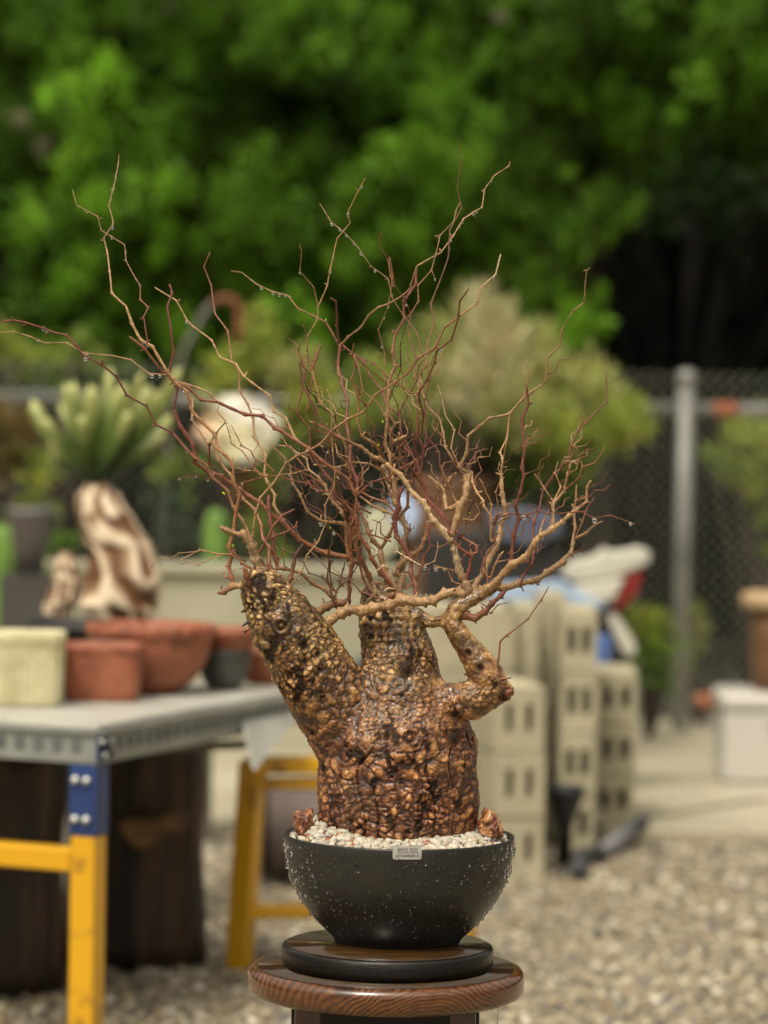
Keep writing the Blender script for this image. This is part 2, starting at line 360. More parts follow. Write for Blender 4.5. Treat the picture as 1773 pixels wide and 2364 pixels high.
shrub('yellow_shrub', 'yellow-green shrub against the fence beneath the bent pipe', 'shrub', (at(560, 1250, 13.2).x, 13.2, 0),
      [(600, 780, 13.2, .11, YG), (560, 840, 13.2, .12, YG), (500, 880, 13.1, .12, YG), (640, 860, 13.2, .12, BG), (690, 930, 13.2, .13, YG), (740, 900, 13.2, .12, YG), (800, 960, 13.2, .12, YG), (670, 1010, 13.2, .11, OL), (860, 930, 13.2, .11, OL), (720, 830, 13.2, .09, BG), (850, 860, 13.2, .10, OL), (590, 720, 13.25, .07, YG)], soft, leaf=.05)
shrub('brown_shrub', 'tall rusty yellow-green shrub at the left edge beside the gray pot', 'shrub', (at(40, 1300, 12.9).x, 12.9, 0),
      [(0, 960, 12.9, .08, (.26, .2, .06)), (60, 990, 12.9, .09, (.24, .17, .05)), (20, 1060, 12.9, .13, (.2, .16, .05)), (90, 1090, 12.9, .1, YG), (40, 830, 13.95, .1, YG), (15, 780, 13.95, .08, YG), (100, 830, 13.95, .1, OL), (150, 840, 13.95, .08, OL), (230, 830, 13.95, .08, OL), (300, 850, 13.95, .07, (.2, .3, .1)), (70, 1170, 12.9, .1, OL), (-30, 960, 12.9, .12, (.2, .15, .05)), (180, 790, 13.95, .07, OL)], soft, leaf=.05)
shrub('low_plants', 'low loose green plants growing at the foot of the fence behind the caudex plant', 'plants', (at(400, 1300, 13.0).x, 13.0, .1),
      [(390, 1080, 13, .1, OL), (400, 1160, 13, .12, (.13, .18, .12)), (420, 1230, 13, .11, (.16, .21, .15)), (560, 1120, 13, .08, (.3, .17, .05)), (600, 1200, 13, .1, OL), (560, 1270, 13, .1, (.14, .18, .1)), (140, 1250, 12.5, .08, GR), (20, 1260, 12.5, .12, GR), (60, 1330, 12.3, .09, GR), (480, 1080, 13, .08, OL), (620, 1100, 13, .1, OL), (640, 1290, 13, .1, OL), (430, 1150, 13, .05, (.3, .4, .06))], soft, leaf=.04, stem=.008)
shrub('trailing_shrub', 'yellow-green shrub trailing down the fence at the right edge', 'shrub', (at(1740, 1300, 13.9).x, 13.9, .1),
      [(1700, 1000, 13.9, .1, YG), (1750, 1040, 13.9, .13, YG), (1690, 1080, 13.9, .09, OL), (1745, 1120, 13.9, .1, YG), (1765, 1200, 13.9, .07, OL), (1775, 1270, 13.9, .06, OL), (1800, 980, 13.9, .14, YG), (1640, 1050, 13.9, .06, OL)], soft, leaf=.05)
shrub('round_shrub', 'bright lime green rounded plant beside the fence post', 'shrub', (at(1500, 1600, 13.1).x, 13.15, .05),
      [(1500, 1450, 13.15, .10, (.32, .42, .05)), (1520, 1500, 13.15, .10, (.2, .36, .03)), (1475, 1430, 13.15, .08, (.3, .32, .08)), (1490, 1550, 13.15, .07, GR), (1530, 1580, 13.15, .06, GR), (1540, 1440, 13.15, .06, (.3, .34, .08))], soft, leaf=.04, nar=.5)
shrub('climbing_shrub', 'olive green climber hugging the right side of the fence post', 'shrub', (at(1610, 1600, 13.9).x, 13.9, .05),
      [(1600, 1410, 13.9, .07, YG), (1615, 1450, 13.9, .07, BG), (1605, 1500, 13.9, .06, OL), (1590, 1545, 13.9, .05, OL), (1660, 1560, 14.1, .08, (.03, .06, .02)), (1720, 1530, 14.1, .1, (.03, .06, .02))], soft, leaf=.04)
# cacti by the fence
cact = simple('cactus_green', (.13, .24, .04), .6, .2, 8)
def cactus(px, y0, y1, Y, r, label):
    a, b = at(px, y1, Y), at(px, y0, Y); zb = .0
    mb = MB(); prof = [(r*.8, zb), (r, b.z*.5), (r*1.02, b.z-.08), (r*.85, b.z-.03), (r*.5, b.z-.005), (0, b.z)]
    prof2 = []
    for i in range(len(prof)-1):
        for k in range(4): t = k/4; prof2.append((prof[i][0]*(1-t)+prof[i+1][0]*t, prof[i][1]*(1-t)+prof[i+1][1]*t))
    prof2.append(prof[-1])
    mb.lathe(prof2, (b.x, b.y, 0), 48, fn=lambda a_, r_, z_: r_*(1+.13*math.cos(a_*8)))
    mb.build('column_cactus', cact, label=label, cat='cactus')
cactus(500, 1175, 1330, 12.95, .045, 'bright green ribbed column cactus by the fence behind the bare branches')
cactus(8, 1210, 1330, 12.3, .05, 'green column cactus at the far left beside the gray pot')
# tall gray pot on the wall at left
gp = at(68, 1325, 12.1); gy = simple('gray_plastic', (.13, .12, .12), .6)
mb = MB(); mb.lathe([(.045, 0), (.05, 0), (.085, .22), (.09, .225), (.09, .245), (.078, .245), (.072, .2), (0, .19)], gp, 32)
mb.build('tall_pot', gy, label='tall gray plastic pot standing behind the wall at left', cat='pot')
mb = MB(); mb.box((gp.x, gp.y, gp.z/2), (.2, .2, gp.z)); mb.build('plinth_block', simple('dk', (.05, .045, .04), .8), smooth=False, label='dark square plinth under the tall gray pot', cat='plinth')
# bent pipe
mb = MB(); P_ = [at(395, 880, 13.0), at(430, 800, 13.0), at(470, 725, 13.0), at(490, 700, 13.0)]
P0 = [Vector((P_[0].x-.03, 13.0, .0))]+P_
mb.tube(P0, [.013]*len(P0), 12); pr = empty('bent_pipe', P0[0], label='leaning gray pipe with a rusty hooked end, above the fence rail at left', cat='pipe')
mb.build('pipe_shaft', simple('dull_pipe', (.13, .13, .10), .6), pr)
mb = MB(); Q = [at(490, 700, 13.0), at(505, 690, 13), at(525, 688, 13), at(545, 697, 13), at(553, 720, 13), at(552, 760, 13), at(550, 800, 13)]
mb.tube(Q, [.016]*len(Q), 12); mb.build('hooked_end', simple('old_rust', (.18, .06, .025), .8, .4, 20), pr)
# cream bag on the fence
bag = NT('cream_bag'); bag.set(rough=.75, spec=.2); bag.color(bag.ramp(bag.noise(7, 3), (.35, (.55, .38, .26)), (.5, (.66, .62, .38)), (.62, (.74, .72, .66)))); bag.bump(bag.noise(9, 4), .8, .03)
c = at(548, 1000, 12.95); mb = MB(); OUT = [(446, 1000), (468, 950), (530, 906), (578, 910), (652, 963), (642, 1002), (583, 1074), (540, 1070), (478, 1034)]
OP = [at(x, y, 12.95)-c for x, y in OUT]; nO = 8*len(OP); vs = []; fs = []
for side in (-1, 1):
    b0 = len(vs)
    for r_i in range(9):
        s_ = r_i/8
        for k in range(nO):
            t = k/8; i = int(t) % len(OP); u = t-int(t); e = OP[i]*(1-u)+OP[(i+1) % len(OP)]*u
            fold = .05*noise.noise(e*9+Vector((0, 0, s_*1.5)))*s_+.02*noise.noise(e*30*s_+Vector((side, 2, 0)))
            vs.append(c+e*s_+Vector((0, side*(.028*math.sqrt(max(0, 1-s_*s_))+.004+fold), 0)))
    for r_i in range(8):
        for k in range(nO):
            f4 = (b0+r_i*nO+k, b0+r_i*nO+(k+1) % nO, b0+(r_i+1)*nO+(k+1) % nO, b0+(r_i+1)*nO+k); fs.append(f4 if side > 0 else f4[::-1])
n1_ = 9*nO
for k in range(nO): fs.append((8*nO+k, 8*nO+(k+1) % nO, n1_+8*nO+(k+1) % nO, n1_+8*nO+k))
out = vs
for p in ():
    q = Vector(p); 
    w = Vector((q.x*.165*(1-.35*abs(q.z))**1.0, q.y*.07, q.z*.15)); k = 1+.35*noise.noise(q*1.6+Vector((5, 2, 1)))
    k *= .62+.48/(abs(q.x)+abs(q.z)+.35)**1.3; out.append(c+Vector((w.x*k-q.z*.02, w.y*k, w.z*k+.05*q.x*-1*.6)))
mb.add(out, fs); mb.build('plastic_bag', bag.m, label='crumpled cream and white bag hung on the fence behind the branches', cat='bag')
# ---------------------------------------------------------------- concrete block stacks
blockm = NT('concrete_block'); blockm.set(rough=.85)
blockm.color(blockm.mix(blockm.ramp(blockm.noise(7, 6, rough=.7), (.52, 0.), (.72, .7)), blockm.ramp(blockm.noise(3.5, 5, co=blockm.n('NewGeometry').outputs['Position']), (.3, (.29, .265, .175)), (.7, (.42, .385, .265))), (.17, .155, .10))).bump(blockm.noise(70, 5), .6, .006); blockm = blockm.m
darkm = simple('block_hollow', (.29, .265, .185), .9)
def block_mesh(w, d, h, xs):
    mb = MB(); hx = w/2
    X = [-hx]+[v for a, b in xs for v in (a, b)]+[hx]; Z = [0, h*.30, h*.74, h]
    # side, top, bottom, back
    V = lambda x, y, z: (x, y, z)
    mb.add([V(-hx, 0, 0), V(-hx, d, 0), V(-hx, d, h), V(-hx, 0, h)], [(0, 3, 2, 1)]); mb.add([V(hx, 0, 0), V(hx, d, 0), V(hx, d, h), V(hx, 0, h)], [(0, 1, 2, 3)])
    mb.add([V(-hx, d, 0), V(hx, d, 0), V(hx, d, h), V(-hx, d, h)], [(0, 3, 2, 1)]); mb.add([V(-hx, 0, h), V(hx, 0, h), V(hx, d, h), V(-hx, d, h)], [(0, 1, 2, 3)]); mb.add([V(-hx, 0, 0), V(hx, 0, 0), V(hx, d, 0), V(-hx, d, 0)], [(0, 3, 2, 1)])
    for i in range(len(X)-1):
        for j in range(3):
            a, b, e, f = X[i], X[i+1], Z[j], Z[j+1]
            if i % 2 == 1 and j == 1:
                D = d*.5
                mb.add([V(a, 0, e), V(b, 0, e), V(b, 0, f), V(a, 0, f), V(a, D, e), V(b, D, e), V(b, D, f), V(a, D, f)],
                       [(0, 1, 5, 4), (1, 2, 6, 5), (2, 3, 7, 6), (3, 0, 4, 7), (4, 5, 6, 7)], mi=1)
            else: mb.add([V(a, 0, e), V(b, 0, e), V(b, 0, f), V(a, 0, f)], [(0, 1, 2, 3)])
    return mb
def stack(px, Y, w, d, count, rz, slots, words, h=.19, base=0.035):
    c = plane(px, 935+1.345*7500/Y, base) if False else at(px, 1700, Y)
    root0 = None
    for k in range(count):
        o = block_mesh(w, d, h-.004, slots).build('concrete_block', [blockm, darkm], smooth=False)
        bevel(o, .006, 1)
        o.location = (c.x+rnd.uniform(-.004, .004), Y+rnd.uniform(-.004, .004), base+k*h); o.rotation_euler = (0, 0, rz+rnd.uniform(-.012, .012))
        which = ['bottom block', 'second block from the bottom', 'third block from the bottom', 'fourth block from the bottom'][k] if k < count-1 else 'topmost block'
        tag(o, 'concrete %s of the %s' % (which, words), 'concrete block', 'stacked concrete blocks')
S2 = [(-.040, -.019), (.019, .040)]
stack(1200, 9.42, .15, .39, 3, .20, S2, 'nearest low stack right of the trunk', base=.0)
stack(1110, 9.95, .19, .39, 4, .0, [], 'tall plain stack behind the nearest one', base=.0, h=.191)
stack(990, 9.98, .19, .39, 4, .0, [], 'plain stack half hidden by the trunk', base=.0, h=.191)
stack(1202, 10.02, .10, .39, 4, .0, [], 'narrow stack against the tall plain one', base=.0, h=.191)
stack(1268, 10.28, .085, .39, 4, .0, [], 'recessed shadowy stack between the others', base=.037, h=.187)
stack(1332, 10.0, .11, .39, 4, .0, [(-.035, -.010), (.010, .035)], 'tall slotted stack', base=.0, h=.19)
stack(1421, 10.45, .13, .39, 3, -.02, [(-.042, -.014), (.014, .042)], 'low slotted rightmost stack', base=.037, h=.165)
# black funnel stand in front of the stacks
bp = simple('black_plastic', (.012, .012, .014), .5)
c = at(1305, 1815, 9.75); mb = MB()
mb.lathe([(.012, 0), (.022, 0), (.022, c.z-.13), (.058, c.z-.02), (.060, c.z), (.05, c.z), (.018, c.z-.12), (0, c.z-.13)], (c.x, 9.75, 0), 24)
mb.build('funnel_stand', bp, label='black funnel-topped stake standing against the block stacks', cat='stand')
# gray hose on the slab edge
hs_ = simple('gray_rubber', (.17, .17, .18), .5); bk = simple('black_rubber', (.03, .03, .035), .6)
hp = [plane(1335, 2010, .03), plane(1335, 1985, .03), plane(1352, 1975, .03), plane(1385, 1970, .03), plane(1420, 1945, .04), plane(1455, 1915, .06), plane(1470, 1908, .06)]
hr = empty('garden_hose', hp[3], label='short gray hose with black ends lying at the edge of the concrete', cat='hose')
mb = MB(); mb.tube(hp[3:6], [.022, .024, .022], 12); mb.build('hose_body', hs_, hr)
mb = MB(); mb.tube(hp[0:4], [.026, .028, .026, .023], 12); mb.build('hose_end', bk, hr)
mb = MB(); mb.tube([hp[5], hp[6], plane(1482, 1900, .06)], [.026, .03, .026], 12); mb.build('hose_end', bk, hr)
# ---------------------------------------------------------------- motorbike behind the stacks
white = simple('white_plastic', (.50, .49, .42), .4, .04); blue = simple('blue_plastic', (.07, .13, .34), .35, .1); red = simple('red_plastic', (.20, .016, .014), .35, .1)
lblue = simple('pale_blue_plastic', (.32, .42, .58), .4, .08)
mr = empty('motorbike', (at(1200, 1500, 11.4).x, 11.4, .035), label='blue and white motorbike with raised white tail and red underside behind the block stacks', cat='motorbike')
def slab(name, pts, th, mat, Y=11.4):
    # outlined plate with real thickness and rounded edges
    P3 = [at(x, y, Y) for x, y in pts]; n = len(P3); mb = MB()
    vs = [p+Vector((0, -th/2, 0)) for p in P3]+[p+Vector((0, th/2, 0)) for p in P3]
    mb.add(vs, [tuple(range(n))[::-1], tuple(range(n, 2*n))]+[(i, (i+1) % n, (i+1) % n+n, i+n) for i in range(n)])
    o = mb.build(name, mat, mr, smooth=False); bevel(o, .012, 3, 30); return o
slab('tail_fairing', [(1290, 1310), (1320, 1292), (1370, 1285), (1395, 1262), (1412, 1275), (1480, 1262), (1500, 1275), (1495, 1300), (1420, 1330), (1340, 1345), (1300, 1335)], .14, white)
slab('tail_light', [(1440, 1325), (1485, 1312), (1470, 1370), (1420, 1415), (1405, 1395)], .12, red)
slab('side_panel', [(1320, 1352), (1440, 1330), (1415, 1385), (1330, 1395)], .16, white)
slab('body_panel', [(1130, 1345), (1290, 1335), (1400, 1400), (1250, 1400), (1130, 1395)], .2, lblue)
slab('rear_fender', [(1394, 1418), (1420, 1412), (1468, 1490), (1462, 1515), (1438, 1510)], .10, white)
slab('lower_panel', [(1335, 1500), (1370, 1468), (1405, 1462), (1410, 1500), (1395, 1540), (1345, 1550)], .14, blue)
slab('headlight_cowl', [(905, 1150), (925, 1135), (955, 1150), (972, 1185), (950, 1240), (925, 1235), (905, 1200)], .16, simple('pearl_plastic', (.42, .52, .72), .25, .08))
slab('front_panel', [(838, 1185), (880, 1170), (915, 1215), (925, 1260), (880, 1300), (850, 1290)], .14, simple('cream_plastic', (.42, .42, .30), .4, .1))
slab('tank', [(1120, 1185), (1190, 1170), (1280, 1185), (1300, 1225), (1230, 1260), (1140, 1245)], .24, simple('grey_blue_paint', (.085, .095, .14), .35, .1))
slab('engine', [(960, 1230), (1120, 1220), (1290, 1260), (1290, 1480), (1000, 1480)], .16, simple('engine_dark', (.022, .02, .02), .5))
for px, py, r in ((1290, 1610, .24), (905, 1620, .24)):
    c = at(px, py, 11.42); mb = MB(); m = Matrix.Rotation(math.pi/2, 4, 'X')
    prof = [(r-.075, -.03), (r-.02, -.045), (r, -.02), (r, .02), (r-.02, .045), (r-.075, .03), (r-.085, 0), (r-.075, -.03)]
    n = 40; vs = []
    for rr, zz in prof:
        for k in range(n): a = 2*math.pi*k/n; vs.append((c.x+rr*math.cos(a), c.y+zz, max(.037, 1)*0+.037+r+rr*math.sin(a)))
    mb.add(vs, [(i*n+k, i*n+(k+1) % n, (i+1)*n+(k+1) % n, (i+1)*n+k) for i in range(len(prof)-1) for k in range(n)])
    w = mb.build('wheel', bk, mr)
    mb = MB()
    for k in range(10): a = k*math.pi/5; mb.tube([(c.x, c.y, .037+r), (c.x+(r-.08)*math.cos(a), c.y, .037+r+(r-.08)*math.sin(a))], [.006, .006], 6)
    mb.tube([(c.x, c.y-.05, .037+r), (c.x, c.y+.05, .037+r)], [.04, .04], 14); mb.build('rim', galv, w)
# ---------------------------------------------------------------- right: cooler box, wooden pot with bonsai on top
cl = plane(1720, 1812, .035)
cr_ = empty('cooler_box', (cl.x+.04, cl.y, .035), .06, label='white plastic cooler box with a rounded lid on the concrete at the right edge', cat='cooler box')
wb = simple('cooler_plastic', (.48, .46, .42), .4, .04); X0 = cl.x+.04
mb = MB(); mb.box((X0+.05, cl.y+.2, .035+.13), (.34, .36, .26)); bevel(mb.build('box_body', wb, cr_, smooth=False), .02, 3)
mb = MB(); mb.box((X0+.05, cl.y+.2, .035+.295), (.36, .38, .065)); bevel(mb.build('box_lid', wb, cr_, smooth=False), .025, 4)
mb = MB(); mb.box((X0+.10, cl.y+.003, .035+.24), (.12, .03, .05)); bevel(mb.build('latch', wb, cr_, smooth=False), .01, 3)
brn = simple('orange_wood', (.17, .085, .035), .7, .3, 5); tanw = simple('tan_wood', (.42, .29, .17), .65, .15, 5)
zz = .035+.33
t = empty('wooden_drum', (X0+.1, cl.y+.2, zz), label='brown wooden drum on the cooler box with a pale round disc on top', cat='drum')
pz = at(1745, 1390, cl.y+.2).z
mb = MB(); mb.lathe([(.10, 0), (.115, .0), (.125, .1), (.13, .2), (.125, pz-zz-.02), (.10, pz-zz-.02)], (X0+.12, cl.y+.2, zz), 48); mb.build('drum_body', brn, t)
mb = MB(); mb.lathe([(.0, 0), (.155, .0), (.165, .01), (.165, .045), (.155, .055), (0, .055)], (X0+.12, cl.y+.2, pz-.02), 48); mb.build('disc_top', tanw, t)
mb = MB(); mb.blob((X0+.14, cl.y+.2, pz+.035+.05), .06, 3, .25, (1.1, 1, 1)); mb.build('rounded_stone', simple('greybrown_stone', (.25, .2, .15), .7), label='gray-brown stone resting on the pale disc at the right edge', cat='stone')
# ---------------------------------------------------------------- steel work table at left
TZ = .70
C1 = Vector((-.59, 6.78, 0)); e1 = Vector((.385, .923, 0)).normalized(); e2 = Vector((-e1.y, e1.x, 0))
steel = simple('galvanised_top', (.43, .43, .385), .4, .16, 7, metal=.1)
steel2 = simple('grey_perforated_steel', (.30, .32, .30), .4, .15, 9, metal=.4)
yel = NT('yellow_paint'); yel.set(rough=.32, coat=.3)
yel.color(yel.mix(yel.ramp(yel.noise(14, 8, rough=.7), (.55, 0.0), (.68, 1.0)), (.62, .33, .008), (.30, .15, .02))); yel = yel.m
navy = simple('navy_paint', (.018, .045, .16), .35, .15, 6); boltm = simple('zinc_bolt', (.62, .62, .58), .3, .05, metal=.6)
LEN, WID = 1.06, 1.35
tb = empty('work_table', C1+e1*LEN/2+e2*WID/2, label='yellow-legged steel work table with a gray top and navy corner bracket', cat='table')
rzT = math.atan2(e1.y, e1.x)
def tp(a, b, z): return C1+e1*a+e2*b+Vector((0, 0, z))
mb = MB(); mb.box(tp(LEN/2, WID/2, TZ-.006), (LEN, WID, .012), rz=rzT); o = mb.build('tabletop', steel, tb, smooth=False); bevel(o, .003)
slotm = simple('slot_dark', (.10, .11, .115), .6)
def channel(a, b, holes):
    mb = MB(); mb.bar(tp(*a, TZ-.045), tp(*b, TZ-.045), .006, .062)
    A, B = tp(*a, TZ-.045), tp(*b, TZ-.045); d = (B-A); L = d.length; d.normalize(); nrm = d.cross(Vector((0, 0, 1)))
    if nrm.dot(Vector((0, -1, 0))) < 0: nrm = -nrm
    mb.bar(tp(*a, TZ-.0795)-nrm*.02, tp(*b, TZ-.0795)-nrm*.02, .045, .005)
    mb.bar(tp(*a, TZ-.0155)+nrm*.006, tp(*b, TZ-.0155)+nrm*.006, .012, .006)
    o = mb.build('edge_channel', steel2, tb, smooth=False)
    s = .05
    while s < L-.05:
        hm = MB(); p = A+d*s+nrm*.0045
        hm.box(p, (.022, .003, .026), rz=math.atan2(d.y, d.x)); s += .045
        hm.build('slot_hole', slotm, o, smooth=False)
    return o
channel((0, 0), (LEN, 0), 1); channel((0, 0), (0, WID), 1)
# front right leg
L0 = C1+e1*.03+e2*.035
def leg(p, q, name='leg', w=.05):
    mb = MB(); mb.bar(p, q, w, w, up=(e1.x, e1.y, 0)); o = mb.build(name, yel, tb, smooth=False); bevel(o, .006, 3); return o
zt = TZ-.085-.05
leg(L0+Vector((0, 0, 0)), L0+Vector((0, 0, zt-.10)), w=.058)
mb = MB(); mb.bar(L0+Vector((0, 0, zt-.10)), L0+Vector((0, 0, zt+.05)), .062, .062, up=(e1.x, e1.y, 0)); mb.bar(L0+e1*.012-e2*.012+Vector((0, 0, zt+.05)), L0+e1*.012-e2*.012+Vector((0, 0, TZ-.005)), .034, .03, up=(e1.x, e1.y, 0))
mb.box(L0-e2*.036+Vector((0, 0, TZ-.05)), (.075, .004, .055), rz=rzT)
br = mb.build('corner_bracket', navy, tb, smooth=False); bevel(br, .003)
for z in (zt+.018, zt-.065):
    for s in (-.013, .013):
        m2 = MB(); c = L0-e1*.033+e2*s+Vector((0, 0, z)); m2.tube([c, c-e1*.012], [.0085, .0075], 10); m2.build('bolt', boltm, br)
for z, s in ((TZ-.035, .012), (TZ-.065, -.012), (TZ-.035, -.026)):
    m2 = MB(); c = L0+e1*s-e2*.038+Vector((0, 0, z)); m2.tube([c, c-e2*.009], [.006, .006], 10); m2.build('bolt', boltm, br)
L1 = L0+e2*(WID-.07); leg(L1, L1+Vector((0, 0, TZ-.09)), w=.058)
leg(L0+e2*.03+Vector((0, 0, .41)), L1-e2*.03+Vector((0, 0, .41)), 'crossbar', .05)
# far trestle (A frame) carrying the far end
T0 = C1+e1*(LEN-.24)
fb = plane(552, 2237, .0); ft = at(585, 1755, 7.75)
fb2 = fb+Vector((.55, .10, 0)); ft2 = ft+Vector((.50, .09, 0))
tr_legs = []
leg(fb, ft, w=.055); leg(fb2, ft2, w=.055)
leg(ft+Vector((0, 0, -.012)), ft2+Vector((0, 0, -.012)), 'crossbar', .042)
leg(fb*.72+ft*.28, fb2*.72+ft2*.28, 'crossbar', .036)
leg(fb*.07+ft*.93+Vector((0, 0, -.02)), fb2*.07+ft2*.93+Vector((0, 0, -.02)), 'crossbar', .03)
# gusset plate, pale, triangular, under the far part of the near edge
ga, gb, gc = tp(LEN-.36, -.008, TZ-.05), tp(LEN-.02, -.008, TZ-.05), at(590, 1778, 7.35)
mb = MB(); off = Vector((.004, -.006, 0))
mb.add([ga, gb, gc, ga+e2*.006, gb+e2*.006, gc+e2*.006], [(0, 2, 1), (3, 4, 5), (0, 1, 4, 3), (1, 2, 5, 4), (2, 0, 3, 5)]); mb.build('gusset_plate', steel, tb, smooth=False)
mb = MB(); mb.bar(tp(.28, .25, TZ-.10), tp(LEN-.1, .08, TZ-.13), .02, .02); mb.build('brace', simple('dull_steel', (.12, .12, .10), .5), tb, smooth=False)
# water drip under table edge
mb = MB(); q = at(22, 1715, 6.95); mb.lathe([(0, -.028), (.007, -.02), (.008, -.008), (.004, .02), (.003, .05), (0, .05)], q, 16); mb.build('hanging_ribbon', simple('pale_ribbon', (.5, .5, .47), .3), label='short pale tie hanging from the table edge at far left', cat='tie')
# dark stumps under the table
st = NT('wet_dark_wood'); st.set(rough=.45); f = st.noise(3, 6, co=st.map((6, 6, .8)))
st.color(st.ramp(f, (.3, (.005, .004, .0035)), (.5, (.026, .014, .009)), (.7, (.09, .045, .024)))); st.bump(f, .9, .03)
def stump(name, cx, cy, r, h, label, seed):
    mb = MB(); prof = [(r*(1.05 if k == 0 else 1)*(1+.03*math.sin(k)), h*k/10) for k in range(11)]+[(0, h+.004)]
    mb.lathe(prof, (cx, cy, 0), 60, fn=lambda a, rr, z: rr*(1+.13*noise.noise(Vector((math.cos(a)*2+seed, math.sin(a)*2, z*.6)))+.05*noise.noise(Vector((math.cos(a)*7+seed, math.sin(a)*7, z*2)))))
    return mb.build(name, st.m, label=label, cat='stump')
stump('wooden_stump', -.60, 7.98, .17, .585, 'black wet tree stump under the table, right of the yellow leg', 1)
stump('wooden_stump', -.90, 7.55, .155, .585, 'black wet tree stump under the table, left of the yellow leg', 4)
c = plane(395, 1935, .0); q = at(365, 1905, 7.72)
mb = MB()
vs = [at(x, y, 7.735) for x, y in ((268, 1905), (300, 1890), (360, 1895), (400, 1868), (425, 1875), (432, 1905), (415, 1935), (395, 1920), (360, 1950), (315, 1965), (290, 1940))]
n = len(vs); mb.add([v for v in vs]+[v+Vector((0, .05, 0)) for v in vs], [tuple(range(n))[::-1], tuple(range(n, 2*n))]+[(i, (i+1) % n, (i+1) % n+n, i+n) for i in range(n)])
o = mb.build('bark_piece', simple('split_bark', (.17, .09, .035), .6, .5, 14, bump=.6), smooth=False, label='torn piece of tan bark leaning on the right-hand stump under the table', cat='bark piece'); bevel(o, .01)
# grey drum lying behind the trestle
mb = MB(); a = plane(600, 1985, .13); m_ = simple('brown_grey_pipe', (.11, .085, .075), .5, .2)
mb.tube([(a.x, 9.3, .16), (a.x+.55, 9.35, .16)], [.14, .14], 36); mb.tube([(a.x-.012, 9.3, .16), (a.x-.001, 9.3, .16)], [.15, .15], 36)
mb.build('pipe_drum', m_, label='thick gray-brown pipe lying on the ground behind the yellow trestle', cat='pipe')
mb = MB(); a = plane(470, 1930, .0); mb.box((a.x-.02, 10.2, .24), (.09, .2, .48)); bevel(mb.build('concrete_post', simple('mossy_concrete', (.13, .125, .09), .8), smooth=False, label='short mossy concrete post behind the gap under the table', cat='post'), .01)
# ---------------------------------------------------------------- pots on the table
terra = NT('terracotta'); terra.set(rough=.6); f = terra.noise(13, 9, rough=.75)
terra.color(terra.ramp(f, (.3, (.09, .03, .015)), (.5, (.25, .072, .032)), (.72, (.36, .14, .08)))).bump(terra.noise(45, 4), .5, .004); terra = terra.m
cream = NT('cream_ceramic'); cream.set(rough=.5); f = cream.noise(12, 8, rough=.75)
cream.color(cream.ramp(f, (.3, (.34, .30, .15)), (.6, (.56, .52, .33)))); cream = cream.m
dkgr = simple('dark_grey_ceramic', (.055, .055, .05), .5, .25, 10)
def sqpot(name, px, py, wpx, hpx, dep, mat, label, taper=.9, power=6, ribs=0, ribamp=0, rim=True, rz=0, back=0, group=None):
    b = plane(px, py, TZ); Y = b.y; k = Y/7500; w, h = wpx*k, hpx*k; c = Vector((b.x, Y+dep/2+back, TZ+.001)); mb = MB()
    def fn(a, r, z):
        ca, sa = abs(math.cos(a)), abs(math.sin(a))
        rr = 1/((ca**power+sa**power)**(1/power)); base = r*rr
        if ribs: base *= 1+ribamp*math.cos(a*ribs)
        return base
    R_ = w/2; prof = [(0, 0), (R_*taper*.97, 0), (R_*taper, .006)]
    n = 10
    for i in range(1, n): prof.append((R_*(taper+(1-taper)*(i/n)**.8), h*.82*i/n))
    if rim: prof += [(R_*.97, h*.82), (R_*1.0, h*.84), (R_*1.02, h*.90), (R_*1.02, h*.97), (R_*.99, h), (R_*.90, h), (R_*.88, h*.9), (R_*.7, h*.15), (0, h*.12)]
    else: prof += [(R_, h*.9), (R_, h*.99), (R_*.97, h), (R_*.9, h), (R_*.87, h*.93), (R_*.75, h*.15), (0, h*.12)]
    mb.lathe(prof, (0, 0, 0), 320 if ribs else 96, fn=fn)
    o = mb.build(name, mat, label=label, cat='pot', group=group); o.location = c; o.rotation_euler = (0, 0, rz); o.scale = (1, dep/w, 1); return o
sqpot('ribbed_pot', 52, 1634, 172, 172, .14, cream, 'cream square pot with vertical ribs at the left edge of the table', .93, 5, 36, .028, rim=True, rz=.0)
sqpot('rectangular_pot', 228, 1622, 196, 132, .13, terra, 'small terracotta rectangular pot next to the cream pot', .88, 5)
def bowl(name, px, py, R_, r_, h, mat, label, flute=0, ybk=0, z0=TZ, n=96):
    b = plane(px, py, z0); c = Vector((b.x, b.y+r_+ybk, z0+.001)); mb = MB()
    prof = [(0, 0), (r_*.96, 0), (r_, .006)]+[(r_+(R_-r_)*math.sin(i/8*math.pi/2)**.9, h*.80*(i/8)**1.15) for i in range(1, 9)]
    prof += [(R_*1.03, h*.82), (R_*1.06, h*.88), (R_*1.06, h*.97), (R_*1.03, h), (R_*.95, h), (R_*.9, h*.85), (R_*.6, h*.2), (0, h*.15)]
    mb.lathe(prof, (0, 0, 0), n, fn=(lambda a, r, z: r*(1+(.02*math.cos(a*flute) if z > h*.8 else .008*math.cos(a*flute)))) if flute else None)
    o = mb.build(name, mat, label=label, cat='pot'); o.location = c; return o
bowl('round_bowl', 342, 1604, .142, .065, .160, terra, 'large terracotta bowl with a scalloped rim behind the small rectangular pot', 22)
bowl('dark_bowl', 515, 1594, .062, .035, .095, dkgr, 'dark gray bowl on the table under a terracotta saucer', 0)
bz = TZ+.098; b = plane(515, 1594, TZ)
mb = MB(); mb.lathe([(0, 0), (.06, 0), (.068, .03), (.076, .034), (.076, .048), (.066, .048), (.058, .012), (0, .01)], (b.x+.012, b.y+.035, bz), 48, fn=None); mb.build('saucer', terra, label='terracotta saucer stacked on the dark gray bowl', cat='saucer')
bowl('round_pot', 610, 1582, .068, .045, .082, terra, 'round terracotta pot half hidden behind the left limb', 0)
